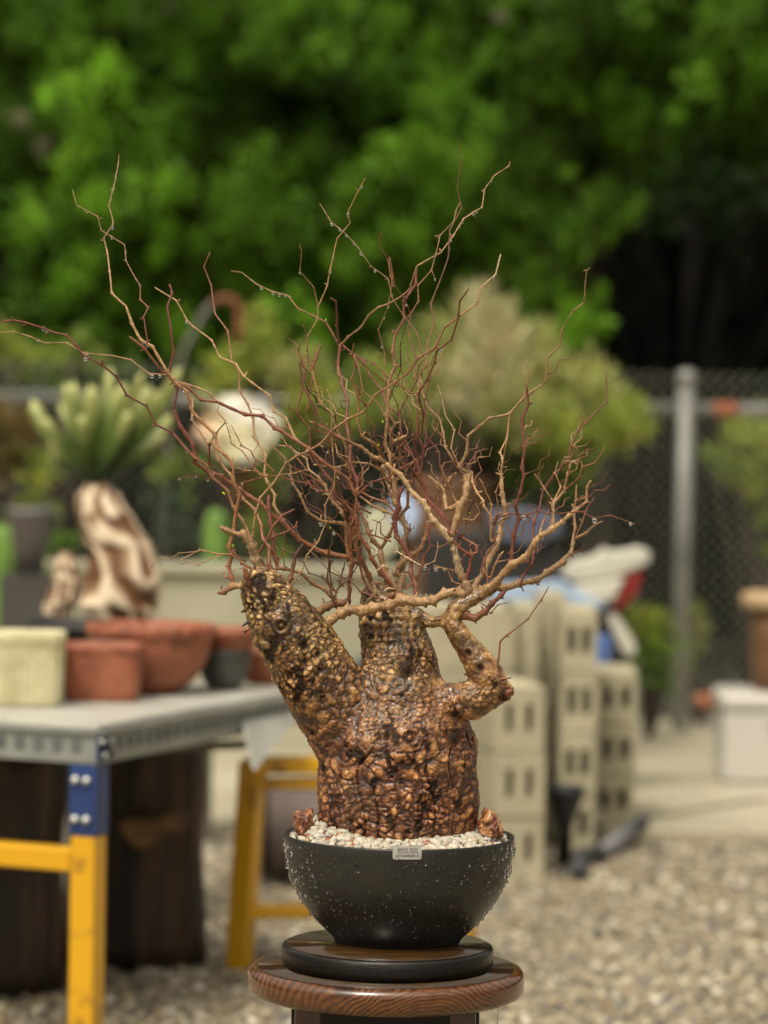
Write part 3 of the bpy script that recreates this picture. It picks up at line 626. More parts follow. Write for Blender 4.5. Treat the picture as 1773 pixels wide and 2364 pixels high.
# black tray behind the bowl carrying the background caudex plant, on its own bench
BY = 8.45
bt = at(250, 1462, BY)
mb = MB(); mb.box((bt.x-.03, BY+.12, bt.z/2-.012), (.42, .30, bt.z-.03)); bevel(mb.build('stone_bench', wallm, smooth=False, label='gray block plinth behind the table carrying the black tray', cat='plinth'), .01)
mb = MB(); mb.lathe([(0, 0), (.19, 0), (.205, .035), (.215, .036), (.215, .046), (.198, .046), (.188, .012), (0, .010)], (bt.x-.01, BY+.12, bt.z-.027), 60, fn=lambda a, r, z: r/((abs(math.cos(a))**5+abs(math.sin(a)*1.3)**5)**.2))
mb.build('black_tray', simple('matte_black', (.02, .02, .022), .5), label='shallow black tray under the pale ridged caudex plant', cat='tray')
# caudex plant
cp = NT('ridged_caudex'); cp.set(rough=.7)
cp.color(cp.mix(cp.noise(30, 5), cp.ramp(cp.attr('tint', 'Fac'), (.25, (.22, .10, .045)), (.5, (.45, .33, .22)), (.8, (.74, .64, .50))), (.5, .42, .34), 'MULTIPLY') if False else cp.ramp(cp.attr('tint', 'Fac'), (.25, (.13, .055, .02)), (.55, (.33, .22, .13)), (.92, (.68, .57, .42))))
cr2 = empty('ridged_caudex_plant', (bt.x, BY+.12, bt.z), label='potted plant with pale twisted ridged trunk and finger-like green leaves, at left', cat='plant')
def ridged(cpts, name):
    mb = MB(); n = 72; P3 = []; 
    for i in range(41):
        t = i/40*(len(cpts)-1); k = min(int(t), len(cpts)-2); u = t-k; u = u*u*(3-2*u)
        a, b_ = cpts[k], cpts[k+1]; px = a[0]*(1-u)+b_[0]*u; py = a[1]*(1-u)+b_[1]*u; r = (a[2]*(1-u)+b_[2]*u)*(BY+.1)/7500
        P3.append((at(px, py, BY+.12), r))
    vs = []; cols = []
    for i, (p, r) in enumerate(P3):
        for k in range(n):
            a = 2*math.pi*k/n; w = noise.noise(Vector((math.cos(a)*1.5, math.sin(a)*1.5, i*.10)))
            rid = math.sin(a*4 + i*.30 + w*6); rid2 = .5+.5*rid
            rr = r*(.86+.20*rid2**.7+.08*w)
            vs.append(p+Vector((math.cos(a)*rr, math.sin(a)*rr*.8, math.sin(a*2+i)*.004))); cols.append((rid2,)*3)
    N = len(P3); fs = [(i*n+k, i*n+(k+1) % n, (i+1)*n+(k+1) % n, (i+1)*n+k) for i in range(N-1) for k in range(n)]+[tuple(range(n)), tuple((N-1)*n+k for k in range(n))]
    mb.add(vs, fs); mb.c = cols; return mb.build(name, cp.m, cr2)
ridged([(285, 1440, 70), (272, 1400, 92), (282, 1330, 88), (275, 1260, 72), (240, 1190, 62), (225, 1140, 48), (222, 1112, 20)], 'trunk')
ridged([(130, 1420, 30), (140, 1390, 38), (155, 1340, 32), (150, 1300, 26), (150, 1275, 8)], 'side_root')
lf = NT('finger_leaf'); lf.set(rough=.45); lf.color(lf.ramp(lf.attr('tint', 'Fac'), (.25, (.012, .032, .004)), (.6, (.065, .115, .014)), (.95, (.34, .35, .12))))
tips = [(75, 925, 24), (152, 885, 20), (168, 880, 20), (212, 890, 30), (255, 850, 20), (288, 885, 24), (345, 890, 22), (415, 850, 22), (395, 960, 22), (120, 1010, 22), (330, 1010, 24), (190, 960, 22), (300, 950, 22), (212, 1170, 16), (100, 965, 20), (232, 930, 20), (270, 900, 18), (370, 900, 18), (380, 1000, 18), (140, 930, 18), (330, 860, 16)]
for i, (x, y, r) in enumerate(tips):
    r *= .72; b = at(215+rnd.uniform(-25, 25), 1110, BY+.1); t_ = at(x, y, BY+.12+rnd.uniform(-.12, .12)); mb = MB(); pts = []; rr = []; cols = []
    c_ = b*.5+t_*.5+Vector((-(t_.x-b.x)*.02, 0, -.0)) + Vector(((x-215)*.00022, 0, -.012))
    for k in range(15):
        u = k/14; p = b*(1-u)**2+c_*2*u*(1-u)+t_*u*u; pts.append(p)
        rr.append(r*BY/7500*(.35+.65*min(1, u*1.6))*(1 if u < .86 else max(.15, math.sqrt(1-((u-.86)/.145)**2)))); v = .15+.75*u+.08*rnd.random(); cols.append((v,)*3)
    mb.tube(pts, rr, 14, cols=cols); mb.build('leaf', lf.m, cr2)
# ---------------------------------------------------------------- stool, turntable, bowl
K = 4.5/7500
def woodmat(name, cx, cz, c1, c2, c3, ring=620, coat=.8):
    m = NT(name); m.set(rough=.35, coat=coat, coatr=.12)
    sx = m.n('SeparateXYZ'); m.l(m.obj(), sx.inputs[0])
    dn = m.noise(5, 3, co=m.map((1, .25, 1))); 
    dx = m.math('SUBTRACT', sx.outputs[0], cx); dz = m.math('SUBTRACT', sx.outputs[2], cz)
    # a knot bends the rings round it
    kx = m.math('SUBTRACT', sx.outputs[0], -.055); kz = m.math('SUBTRACT', sx.outputs[2], .004)
    kd = m.math('SQRT', m.math('ADD', m.math('MULTIPLY', kx, kx), m.math('MULTIPLY', kz, kz)))
    kn = m.math('EXPONENT', m.math('MULTIPLY', kd, -85))
    d = m.math('SQRT', m.math('ADD', m.math('MULTIPLY', m.math('MULTIPLY', dx, dx), .42), m.math('MULTIPLY', dz, dz)))
    d = m.math('ADD', d, m.math('MULTIPLY', dn, .085)); d = m.math('ADD', d, m.math('MULTIPLY', kn, .016))
    d = m.math('ADD', d, m.math('MULTIPLY', sx.outputs[1], .03))
    w = m.math('SINE', m.math('MULTIPLY', d, ring*2.0)); w = m.math('ADD', m.math('MULTIPLY', w, .5), .5)
    w = m.math('POWER', w, .7)
    fine = m.noise(90, 6, co=m.map((1, .08, 1.6)))
    col = m.mix(w, c1, c2); col = m.mix(m.ramp(m.noise(7, 4), (.35, 0.), (.7, .75)), col, c3); col = m.mix(.5, col, m.ramp(fine, (.3, .25), (.7, 1.5)), 'MULTIPLY')
    kk = m.ramp(kd, (.0, 1.), (.013, 1.), (.019, 0.)); col = m.mix(kk, col, (.028, .010, .005))
    m.color(col).rough(m.ramp(m.noise(12, 4), (.4, .12), (.65, .4)))
    m.bump(m.math('ADD', m.math('MULTIPLY', w, .15), fine), .3, .001)
    return m.m
wood = woodmat('stained_softwood', .05, -.060, (.035, .012, .005), (.15, .056, .018), (.075, .025, .008), coat=.5)
dwood = NT('wet_black_wood'); dwood.set(rough=.12, coat=.0, spec=.35)
f = dwood.noise(30, 6, co=dwood.map((1, 1, 22))); g_ = dwood.noise(6, 3)
dwood.color(dwood.ramp(f, (.35, (.002, .002, .002)), (.7, (.010, .006, .004)))); dwood.bump(f, .5, .0015).rough(dwood.ramp(g_, (.4, .12), (.6, .4))); dwood = dwood.m
topw = NT('wet_brown_top'); topw.set(rough=.16, coat=.3, coatr=.04)
f = topw.noise(18, 6, co=topw.map((1.2, 9, 1)))
topw.color(topw.ramp(f, (.3, (.012, .006, .002)), (.7, (.06, .030, .010)))); topw.bump(topw.noise(5, 3), .25, .01); topw = topw.m
sc = at(891, 2230, 4.46); dc = at(895, 2179, 4.46); pc = at(917, 2173, 4.50)
ZS = sc.z; ZD = dc.z; ZP = ZD
RS, RD = 322*K*.99, 246*K*.99
stool = empty('wooden_stool', (sc.x, 4.46, 0), label='round wet brown wooden stool with thick knotty top and dark legs', cat='stool')
mb = MB(); T = .0375
mb.lathe([(0, -T), (RS-.010, -T), (RS-.004, -T+.003), (RS-.0005, -T+.009), (RS, -T+.02), (RS, -.009), (RS-.003, -.003), (RS-.009, -.0005), (RS-.014, 0), (0, 0)], (0, 0, 0), 160)
o = mb.build('seat', wood); o.location = (sc.x, 4.46, ZS); o.parent = stool; o.matrix_parent_inverse = stool.matrix_world.inverted()
mb = MB(); mb.lathe([(0, 0), (RS-.0145, 0), (RS-.0147, .0009), (0, .0009)], (sc.x, 4.46, ZS+.0002), 120); mb.build('wet_film', topw, stool)
legm = simple('dark_leg_wood', (.06, .022, .008), .3, .4, 20, coat=.7)
for a in (-.72, .72, math.pi-.72, math.pi+.72):
    x, y = sc.x+.150*math.sin(a)*1.05, 4.46-.150*math.cos(a)*.8
    mb = MB(); mb.bar((x+.03*math.sin(a), y-.03*math.cos(a), 0), (x, y, ZS-T), .036, .036, up=(0, 1, 0)); o = mb.build('leg', legm, stool, smooth=False); bevel(o, .004)
mb = MB()
for sx_ in (-1, 1): mb.box((sc.x+sx_*.118, 4.46, ZS-T-.045), (.018, .2, .09))
mb.box((sc.x, 4.46-.098, ZS-T-.045), (.236, .018, .09)); mb.box((sc.x, 4.46+.098, ZS-T-.045), (.236, .018, .09))
o = mb.build('apron', simple('black_wood', (.004, .003, .0025), .6, .3, 20), stool, smooth=False); bevel(o, .002)
tt = empty('turntable', (dc.x, 4.46, ZS+.0013), label='wet black round wooden turntable between the stool and the bowl', cat='turntable')
h = ZD-ZS-.0013
mb = MB(); mb.lathe([(0, 0), (RD-.012, 0), (RD-.006, .001), (RD-.001, .004), (RD, .008), (RD, h-.005), (RD-.0018, h-.0015), (RD-.0055, h), (0, h)], (dc.x, 4.46, ZS+.0013), 140); mb.build('disc', dwood, tt)
mb = MB(); mb.lathe([(0, 0), (RD-.0065, 0), (RD-.0067, .0007), (0, .0007)], (dc.x, 4.46, ZD+.0001), 120); mb.build('wet_film', topw, tt)
# drip from the stool's edge
mb = MB(); q = at(1147, 2345, 4.42); mb.tube([(q.x, q.y, ZS-T), (q.x+.0005, q.y, ZS-T-.02), (q.x, q.y, ZS-T-.07)], [.0018, .0012, .0016], 8); mb.build('water_drip', WATER, label='thin thread of water falling from the right side of the stool seat', cat='water')

bow = NT('charcoal_pot'); bow.set(rough=.42)
f = bow.noise(5, 5, co=bow.map((1, 1, .35))); f2 = bow.noise(16, 6)
c = bow.mix(bow.ramp(f2, (.5, 0.), (.72, .5)), bow.ramp(f, (.3, (.010, .010, .009)), (.7, (.022, .021, .018))), (.004, .004, .004))
bow.color(c).rough(bow.ramp(f2, (.35, .30), (.65, .5))); bow.bump(bow.noise(120, 3), .12, .001); bow = bow.m
RIM = at(917, 1928, 4.50).z; HB = RIM-ZP
PROF = [(267, 0), (265.5, 20), (263, 46), (259, 72), (253, 97), (244, 120), (232, 143), (218, 165), (202, 187), (184, 207), (165, 226), (153, 237), (149, 242), (146, 247)]
sc_ = HB/(247*K)
bowl_prof = [(r*K, ZP+.0012+(247-z)*K*sc_-.001) for r, z in PROF][::-1]
pot = empty('bonsai_bowl', (pc.x, 4.50, ZP), label='charcoal gray bowl beaded with water holding the bare caudex tree', cat='bowl')
mb = MB(); R1 = 267*K
mb.lathe([(0, ZP+.0012)]+bowl_prof+[(R1-.0005, RIM+.0012), (R1-.0025, RIM+.0018), (R1-.0045, RIM+.001), (R1-.0055, RIM-.004), (R1-.010, RIM-.03), (R1-.03, RIM-.06), (0, RIM-.08)], (pc.x, 4.50, 0), 160)
mb.build('bowl_body', bow, pot)
def bowl_r(z):
    for i in range(len(bowl_prof)-1):
        (r0, z0), (r1, z1) = bowl_prof[i], bowl_prof[i+1]
        if z0 <= z <= z1: return r0+(r1-r0)*(z-z0)/(z1-z0)
    return R1
# droplets on the bowl
rn = random.Random(11); mb = MB()
for i in range(1000):
    a = rn.uniform(0, 2*math.pi); t = rn.random()**.75; z = ZP+.012+(HB-.016)*t
    if i % 4: a = rn.uniform(-math.pi, 0)
    if abs(math.cos(a)) > .8 and False: continue
    big = rn.random()**3.5; r = .0008+.0022*big*(.35+.65*t)
    R_ = bowl_r(z); x, y = pc.x+R_*math.cos(a), 4.5+R_*math.sin(a)
    dz = .002; sl_ = (bowl_r(min(z+dz, RIM-.0001))-bowl_r(max(z-dz, ZP+.002)))/(2*dz)
    n_ = Vector((math.cos(a), math.sin(a), -sl_)).normalized()
    mb.blob(Vector((x, y, z))+n_*r*.5, r, 1 if r < .0012 else 2, .08, (1, 1, 1.0+.6*big*rn.random()), seed=i)
mb.build('water_drops', WATER, pot, kind='stuff')
# sticker on the rim: written in a smooth arc on the bowl wall
SA = math.asin(max(-1, min(1, (at(940, 1969, 4.34).x-pc.x)/R1))); SZ = at(940, 1969, 4.5-R1).z
def wrap(x, z, off):
    zz_ = SZ+z; R_ = (bowl_r(min(zz_, RIM)))+off; a = SA+x/R1
    return (pc.x+R_*math.sin(a), 4.5-R_*math.cos(a), zz_)
SW, SH = .0388, .0178; mb = MB(); nx, nz = 24, 10
def rr(x, z):  # rounded corners
    cx, cz, rad = SW/2-.002, SH/2-.002, .002
    ax, az = abs(x), abs(z)
    if ax > cx and az > cz:
        d = math.hypot(ax-cx, az-cz)
        if d > rad: ax, az = cx+(ax-cx)*rad/d, cz+(az-cz)*rad/d
    return math.copysign(ax, x), math.copysign(az, z)
vs = []
for j in range(nz+1):
    for i in range(nx+1):
        x, z = rr((i/nx-.5)*SW, (j/nz-.5)*SH); vs.append(wrap(x, z, .0006))
mb.add(vs, [(j*(nx+1)+i, j*(nx+1)+i+1, (j+1)*(nx+1)+i+1, (j+1)*(nx+1)+i) for i in range(nx) for j in range(nz)])
stk = mb.build('price_sticker', simple('silver_sticker', (.40, .40, .37), .45, .05), pot)
inkm = simple('black_ink', (.01, .01, .01), .6)
def text(body, size, x, z, name):
    cu = bpy.data.curves.new('t', 'FONT'); cu.body = body; cu.size = size; cu.align_x = 'CENTER'; cu.align_y = 'CENTER'; cu.offset = size*.006
    to = bpy.data.objects.new('t', cu); COL.objects.link(to); bpy.context.view_layer.update()
    me = bpy.data.meshes.new_from_object(to.evaluated_get(bpy.context.evaluated_depsgraph_get())); bpy.data.objects.remove(to)
    bm = bmesh.new(); bm.from_mesh(me); bmesh.ops.triangulate(bm, faces=bm.faces); bm.to_mesh(me); bm.free()
    for v in me.vertices: v.co = wrap(v.co.x+x, v.co.y+z, .0009)
    me.materials.clear(); me.materials.append(inkm); me.name = name
    o = bpy.data.objects.new(name, me); COL.objects.link(o); o.parent = stk; return o
text('26722 2223', .0058, .0005, .0042, 'printed_number')
text('NT:62000(肚17)', .0046, .0012, -.0042, 'printed_price')
mb = MB(); vs = []
for i in range(13):
    for z in (-.0003, .0003): vs.append(wrap(-.0128+.0285*i/12, z+.0002, .0009))
mb.add(vs, [(2*i, 2*i+2, 2*i+3, 2*i+1) for i in range(12)]); o = mb.build('printed_line', inkm); o.parent = stk

# ---------------------------------------------------------------- pebble topping
peb = NT('pumice'); peb.set(rough=.55); peb.color(peb.mix(1.0, peb.ramp(peb.noise(160, 5), (.3, .78), (.7, 1.0)), peb.attr('tint', 'Color'), 'MULTIPLY')); peb.bump(peb.noise(500, 3), .5, .0006)
rn = random.Random(5); mb = MB()
mb.lathe([(0, RIM-.001), (.11, RIM-.001), (R1-.012, RIM-.008), (R1-.013, RIM-.03)], (pc.x, 4.5, 0), 48, col=(.10, .07, .05))
for i in range(1500):
    a = rn.uniform(0, 2*math.pi); r_ = R1-.011-.062*rn.random()**1.0
    u = (R1-.011-r_)/.062; side = abs(math.cos(a)); bk_ = max(0, math.sin(a))
    z = RIM-.0045+.006*min(1, u*3)+(.017*max(0, -math.cos(a))**2+.005*max(0, math.cos(a))+.010*bk_)*min(1, u*1.6)+rn.uniform(-.002, .002)
    s = rn.uniform(.0034, .0068); t = rn.random(); b = rn.uniform(.30, .58)
    c = (b, b*.91, b*.75) if t < .74 else ((b*.75, b*.6, b*.36) if t < .84 else ((.26, .09, .04) if t < .91 else ((.05, .04, .035) if t < .95 else (.42, .40, .30))))
    M = Matrix.Rotation(rn.random()*6, 3, 'Z') @ Matrix.Rotation(rn.random()*6, 3, 'X')
    mb.blob((pc.x+r_*math.cos(a), 4.5+r_*math.sin(a), z), s, 2, .22, (1.25, .9, .8), c, seed=i, M=M)
mb.build('pebbles', peb.m, label='white and tan pumice pebbles topping the soil in the bowl', cat='pebbles', kind='stuff')
rock = NT('brown_rock'); rock.set(rough=.4, coat=.3)
rock.color(rock.ramp(rock.noise(34, 9, rough=.75, dist=1.5), (.38, (.02, .006, .004)), (.47, (.16, .045, .018)), (.54, (.34, .15, .05)), (.7, (.52, .32, .14)))).bump(rock.noise(60, 6), .6, .004); rock = rock.m
def rockmesh(name, pts2, Y, th, label):
    bm = bmesh.new(); c = sum((at(x, y, Y) for x, y in pts2), Vector())/len(pts2); rr_ = random.Random(len(pts2))
    for x, y in pts2:
        p = at(x, y, Y); bm.verts.new(p+Vector((0, rr_.uniform(-.4, .4)*th, 0)))
        q = c+(p-c)*.62; bm.verts.new(q+Vector((0, -th*.5, 0))); bm.verts.new(q+Vector((0, th*.5, 0)))
    bmesh.ops.convex_hull(bm, input=bm.verts); me = bpy.data.meshes.new(name); bm.to_mesh(me); bm.free()
    me.materials.append(rock); o = bpy.data.objects.new(name, me); COL.objects.link(o); bevel(o, .002)
    s = o.modifiers.new('s', 'SUBSURF'); s.subdivision_type = 'SIMPLE'; s.levels = s.render_levels = 3
    t = bpy.data.textures.new('rk', 'CLOUDS'); t.noise_scale = .010; d = o.modifiers.new('d', 'DISPLACE'); d.texture = t; d.strength = .007; d.mid_level = .5; d.texture_coords = 'LOCAL'
    return tag(o, label, 'rock')
rockmesh('rock', [(680, 1872), (722, 1866), (726, 1925), (705, 1935), (684, 1922), (678, 1898)], 4.47, .04, 'small orange-brown rock on the pebbles at the left of the trunk')
rockmesh('rock', [(1100, 1902), (1118, 1870), (1130, 1866), (1148, 1884), (1161, 1910), (1162, 1930), (1140, 1942), (1105, 1938)], 4.47, .05, 'larger two-toned brown rock on the pebbles at the right of the trunk')

# ---------------------------------------------------------------- the caudex tree: trunk
tree = empty('caudex_tree', (pc.x, 4.5, RIM), label='bare caudex bonsai tree with knobby swollen trunk and a crown of zigzag twigs', cat='bonsai tree')
TY = 4.50
AX = {
 'body': [(915, 1945, 172, 0), (915, 1920, 180, 0), (917, 1880, 186, 0), (918, 1840, 187, 0), (919, 1800, 185, 0), (919, 1755, 184, 0), (919, 1715, 180, 0), (922, 1680, 165, 0), (925, 1640, 140, 0)],
 'mid': [(925, 1640, 125, 0), (926, 1590, 100, .00), (925, 1540, 90, .005), (916, 1490, 81, .01), (905, 1450, 76, .015), (893, 1418, 66, .02), (880, 1392, 50, .022), (870, 1378, 36, .022)],
 'left': [(830, 1712, 104, 0), (790, 1650, 98, -.005), (752, 1600, 94, -.012), (722, 1550, 92, -.02), (692, 1500, 88, -.026), (660, 1450, 80, -.03), (636, 1410, 71, -.033), (615, 1378, 60, -.033), (598, 1352, 44, -.033)],
 'right': [(950, 1625, 78, -.01), (1000, 1622, 55, -.02), (1050, 1624, 47, -.03), (1095, 1612, 46, -.035), (1130, 1596, 42, -.038), (1155, 1594, 30, -.038), (1172, 1598, 22, -.038)],
 'up': [(1138, 1592, 42, -.038), (1122, 1558, 41, -.038), (1103, 1526, 37, -.038), (1082, 1497, 31, -.036), (1060, 1468, 26, -.034), (1040, 1434, 24, -.032), (1048, 1408, 24, -.03), (1075, 1390, 21, -.03), (1110, 1374, 18, -.03), (1150, 1354, 14, -.03)],
 'link': [(1030, 1430, 18, -.03), (1000, 1437, 18, -.02), (970, 1428, 21, -.005), (940, 1410, 26, .01), (915, 1392, 24, .02)],
 'stubl': [(665, 1420, 20, -.03), (652, 1385, 16, -.035), (650, 1340, 12, -.03), (652, 1322, 9, -.03)],
 'neck': [(600, 1380, 26, -.03), (590, 1355, 20, -.03)],
 'neckr': [(632, 1400, 24, -.06), (632, 1375, 17, -.065), (634, 1352, 10, -.065)],
}
mb = MB(); limb_pts = []
for nm, ax in AX.items():
    for i in range(len(ax)-1):
        a, b = ax[i], ax[i+1]; L = math.hypot(a[0]-b[0], a[1]-b[1]); n = max(2, int(L/7))
        for k in range(n):
            u = k/n; px, py, r, d = (a[j]*(1-u)+b[j]*u for j in range(4)); Y = TY+d
            p = at(px, py, Y); sub = 3 if r < 60 else 4
            vs, fs = ICO[sub]; R_ = r*Y/7500
            sqy = .88 if nm == 'body' else .95
            mb.add([(p.x+v[0]*R_, p.y+v[1]*R_*sqy, p.z+v[2]*R_*(.5 if nm == 'body' else 1)) for v in vs], fs); limb_pts.append((px, py, r, d, nm))
tmp = mb.build('tmp', None or simple('tmpm', (1, 1, 1)))
m_ = tmp.modifiers.new('r', 'REMESH'); m_.mode = 'VOXEL'; m_.voxel_size = .0026
m_ = tmp.modifiers.new('s', 'SMOOTH'); m_.factor = .6; m_.iterations = 6
m_ = tmp.modifiers.new('ss', 'SUBSURF'); m_.levels = 1; m_.render_levels = 1
bpy.context.view_layer.update()
me = bpy.data.meshes.new_from_object(tmp.evaluated_get(bpy.context.evaluated_depsgraph_get())); bpy.data.objects.remove(tmp)
me.name = 'trunk'; NV = len(me.vertices); print('trunk verts', NV)
co = np.empty(NV*3, dtype=np.float32); me.vertices.foreach_get('co', co); co = co.reshape(-1, 3)
no = np.empty(NV*3, dtype=np.float32); me.vertices.foreach_get('normal', no); no = no.reshape(-1, 3)
# picture position of each vertex, used only to find where knots and stains sit on the real surface
rel = co-np.array(CAM); kk = F_PX/(rel@np.array(Fv)); PX = 886.5+rel@np.array(Rv)*kk; PY = 1182-rel@np.array(Uv)*kk
facing = (no*rel).sum(1) < 0
def surf(px, py):
    d = (PX-px)**2+(PY-py)**2; d[~facing] += 1e6; i = int(d.argmin()); return i
# knots: px, py, radius(px), height mm, hole
KN = [(649, 1445, 17, 3.5, 1), (617, 1512, 17, 1.5, 2), (706, 1492, 15, 1, 2), (705, 1530, 12, 0, 2), (934, 1544, 20, 6.0, 3), (945, 1702, 19, 3.0, 1), (1080, 1506, 11, 1.0, 2), (1108, 1544, 13, 1.0, 2), (640, 1520, 26, 3.0, 0), (735, 1510, 9, 0, 2), (740, 1547, 8, .5, 2),
      (1048, 1705, 16, 3.0, 3), (745, 1765, 11, 3, 3), (715, 1690, 9, 3, 3), (1110, 1420, 8, 1, 1), (668, 1560, 14, 0, 2), (1165, 1600, 16, 4, 3), (930, 1760, 10, 1, 2), (893, 1700, 13, 1, 2), (860, 1376, 30, 1.5, 0)]
DK = [(622, 1385, 24), (606, 1362, 26), (612, 1402, 16), (676, 1553, 24), (694, 1590, 30), (660, 1600, 18), (720, 1600, 16), (706, 1490, 22), (700, 1520, 20), (893, 1695, 22), (984, 1722, 24), (925, 1762, 26), (1002, 1838, 26), (1048, 1700, 22), (820, 1748, 18), (1085, 1700, 14), (890, 1890, 16), (770, 1860, 10), (940, 1545, 18), (860, 1385, 30), (1165, 1602, 16), (930, 1600, 10), (1040, 1790, 10), (640, 1490, 18), (745, 1765, 10), (1070, 1770, 10), (845, 1590, 10),
      (620, 1512, 16), (965, 1900, 22), (905, 1910, 16), (790, 1795, 10), (865, 1810, 9), (1060, 1850, 12), (850, 1475, 8), (960, 1500, 12), (1000, 1530, 12), (655, 1640, 8), (880, 1420, 18), (640, 1405, 22)]
KN = [(Vector(co[surf(x, y)]), Vector(no[surf(x, y)]), r*K, h*.001, ho) for x, y, r, h, ho in KN]
DK = [(Vector(co[surf(x, y)]), r*K) for x, y, r in DK]
disp = np.zeros(NV, dtype=np.float32); A1 = np.zeros((NV, 4), dtype=np.float32); A1[:, 3] = 1
vor = noise.voronoi; nz_ = noise.noise
zb0, zb1 = at(917, 1590, 4.5).z, at(917, 1730, 4.5).z
zc0, zc1 = at(917, 1430, 4.5).z, at(917, 1720, 4.5).z
cx0 = at(918, 1800, 4.5).x
thin_z = {}
for i in range(NV):
    x, y, z = map(float, co[i]); p = Vector((x, y, z))
    low = min(1, max(0, (zb0-z)/(zb0-zb1)))  # 1 on the swollen body
    px, py = PX[i], PY[i]
    wv = Vector((nz_(p*30), nz_(p*30+Vector((9, 0, 0))), nz_(p*30+Vector((0, 9, 0)))))
    jit_ = .5
    if low > 0:
        a = math.atan2(x-cx0, -(y-4.5)); q = Vector((a*.11, 0, z))
        ssel = min(1, max(0, .66+2.5*nz_(q*14)))           # patches of coarse and of fine plates
        q2 = Vector((q.x/.0260+wv.x*.9, .5+wv.z*.3, q.z/.0175+wv.y*1.0)); q3 = Vector((q.x/.0125+wv.x*.7, .3, q.z/.0085+wv.y*.7))
        d, P_ = vor(q2); d3, P3_ = vor(q3)
        c1 = min(1, (d[1]-d[0])*1.9)**.5; c3 = min(1, (d3[1]-d3[0])*1.7)**.6
        r1 = nz_(P_[0]*7.3); r3 = nz_(P3_[0]*5.1)
        lb = ssel*c1*(.65+.35*c3)+(1-ssel)*c3*(.5+.5*c1)
        fz = abs(math.sin(a*.11/.030*math.pi+3.2*nz_(Vector((a*1.6, z*13, 0)))))
        fur = max(0, 1-fz*5.0)*max(0, min(1, .5+nz_(Vector((a*3, z*8, 4)))*2))
        stri = nz_(Vector((q.x*90+wv.x, 0, q.z*900+wv.y*5)))
        hl = lb*(.0036+.0030*r1+.0014*r3)-fur*.0050+.0006*stri-(.0022 if r3 > .33 and d3[0] < .3 else 0)
        jl = .5+.6*r1+.4*r3
    if low < 1:
        big = vor(Vector((x, y, z*.8))/.0150+wv*.8); sm = vor(p/.0078+wv*.7); rb1 = nz_(big[1][0]*6.1); rs1 = nz_(sm[1][0]*6.1)
        sel = min(1, max(0, .5+2.6*nz_(p*17)))
        u1 = min(1, (big[0][1]-big[0][0])*1.7)**.6; u2 = min(1, (sm[0][1]-sm[0][0])*1.6)**.6
        k1 = u1*(.0034+.003*rb1)*sel+u2*(.0024+.0028*rs1)*(1-sel*.6); ll = u2*(1-sel)+sel*u1*(.55+.45*u2); ju = .5+.6*rb1*sel+.5*rs1
    tiny = vor(p/.0036)[0]; tn = min(1, (tiny[1]-tiny[0])*1.6)
    h = 0; lump = 0; jit_ = 0
    if low > 0: h += low*hl; lump += low*(lb*.85+.15*tn)*(1-.8*fur); jit_ += low*jl
    if low < 1: h += (1-low)*k1; lump += (1-low)*ll; jit_ += (1-low)*ju
    thin = 1.0
    if px > 1000 and py < 1585: thin = .30
    elif px > 985 and py < 1680: thin = .75
    if py < 1445 and px > 900 and px < 1010: thin = .7
    rg = nz_(p*110); rg2 = nz_(p*260)
    h = h*thin + .0009*tn*(.4+.6*thin) + .0032*nz_(p*20) + .0016*rg + .0009*rg2
    lump = max(0, lump*thin+(1-thin)*(.65+.5*nz_(p*60))+.22*rg+.12*rg2)
    if py < 1480 and 850 < px < 960:   # ring folds round the middle limb
        h += .0011*math.sin(z*620+3*nz_(p*25))
    dark = 0
    for kp, kn, r, hh, ho in KN:
        dd = (p-kp).length/r
        if dd < 2.0:
            ring = math.exp(-((dd-.95)/.35)**2)
            fade = max(0, min(1, (1.7-dd)/.7)); h = h*(1-fade*.8)
            if ho == 1: h += hh*ring+ (.0022*math.exp(-(dd/.4)**2)) - .002*math.exp(-((dd-.6)/.18)**2); dark = max(dark, 1-abs(dd-.45)/.35)
            elif ho == 2: h += hh*ring-.0035*math.exp(-(dd/.65)**2); dark = max(dark, 1.4-1.3*dd)
            elif ho == 3: h += hh*math.exp(-(dd/.75)**2)+.0012*nz_(p*300); dark = max(dark, 1.7-1.2*dd)
            else: h += hh*math.exp(-(dd/.9)**2)
    for kp, r in DK:
        dd = (p-kp).length/r*.98
        if dd < 1.8: dark = max(dark, 1.0-dd+2.4*nz_(Vector((x*75, y*75, z*45)))+1.1*nz_(p*150)-.8*(lump-.5))
    dark = max(dark, (nz_(p*42+Vector((3, 3, 3)))-.45+.5*(.35-lump))*5)
    if dark > .5: h += .0009*nz_(p*420)
    disp[i] = h; A1[i, 3] = min(1, max(0, jit_)); A1[i, 0] = min(1, max(0, lump)); A1[i, 1] = min(1, max(0, dark)); A1[i, 2] = min(1, max(0, .92*min(1, max(0, (zc0-z)/(zc0-zc1)))+.35*nz_(p*14)))
co2 = co+no*(disp[:, None]-.0022)
me.vertices.foreach_set('co', co2.ravel()); a = me.color_attributes.new('tint', 'FLOAT_COLOR', 'POINT'); a.data.foreach_set('color', A1.ravel())
me.polygons.foreach_set('use_smooth', [True]*len(me.polygons)); me.update()
bk1 = NT('caudex_bark'); bk1.set(coat=.22, coatr=.10, spec=.5)
sp = bk1.n('SeparateColor'); bk1.l(bk1.attr('tint', 'Color'), sp.inputs[0]); Lu, Dk, Lo = sp.outputs[0], sp.outputs[1], sp.outputs[2]
n1 = bk1.noise(45, 6); n2 = bk1.noise(150, 5, rough=.7)
up_c = bk1.ramp(Lu, (.08, (.016, .008, .004)), (.34, (.11, .052, .016)), (.62, (.29, .155, .048)), (.95, (.54, .35, .13)))
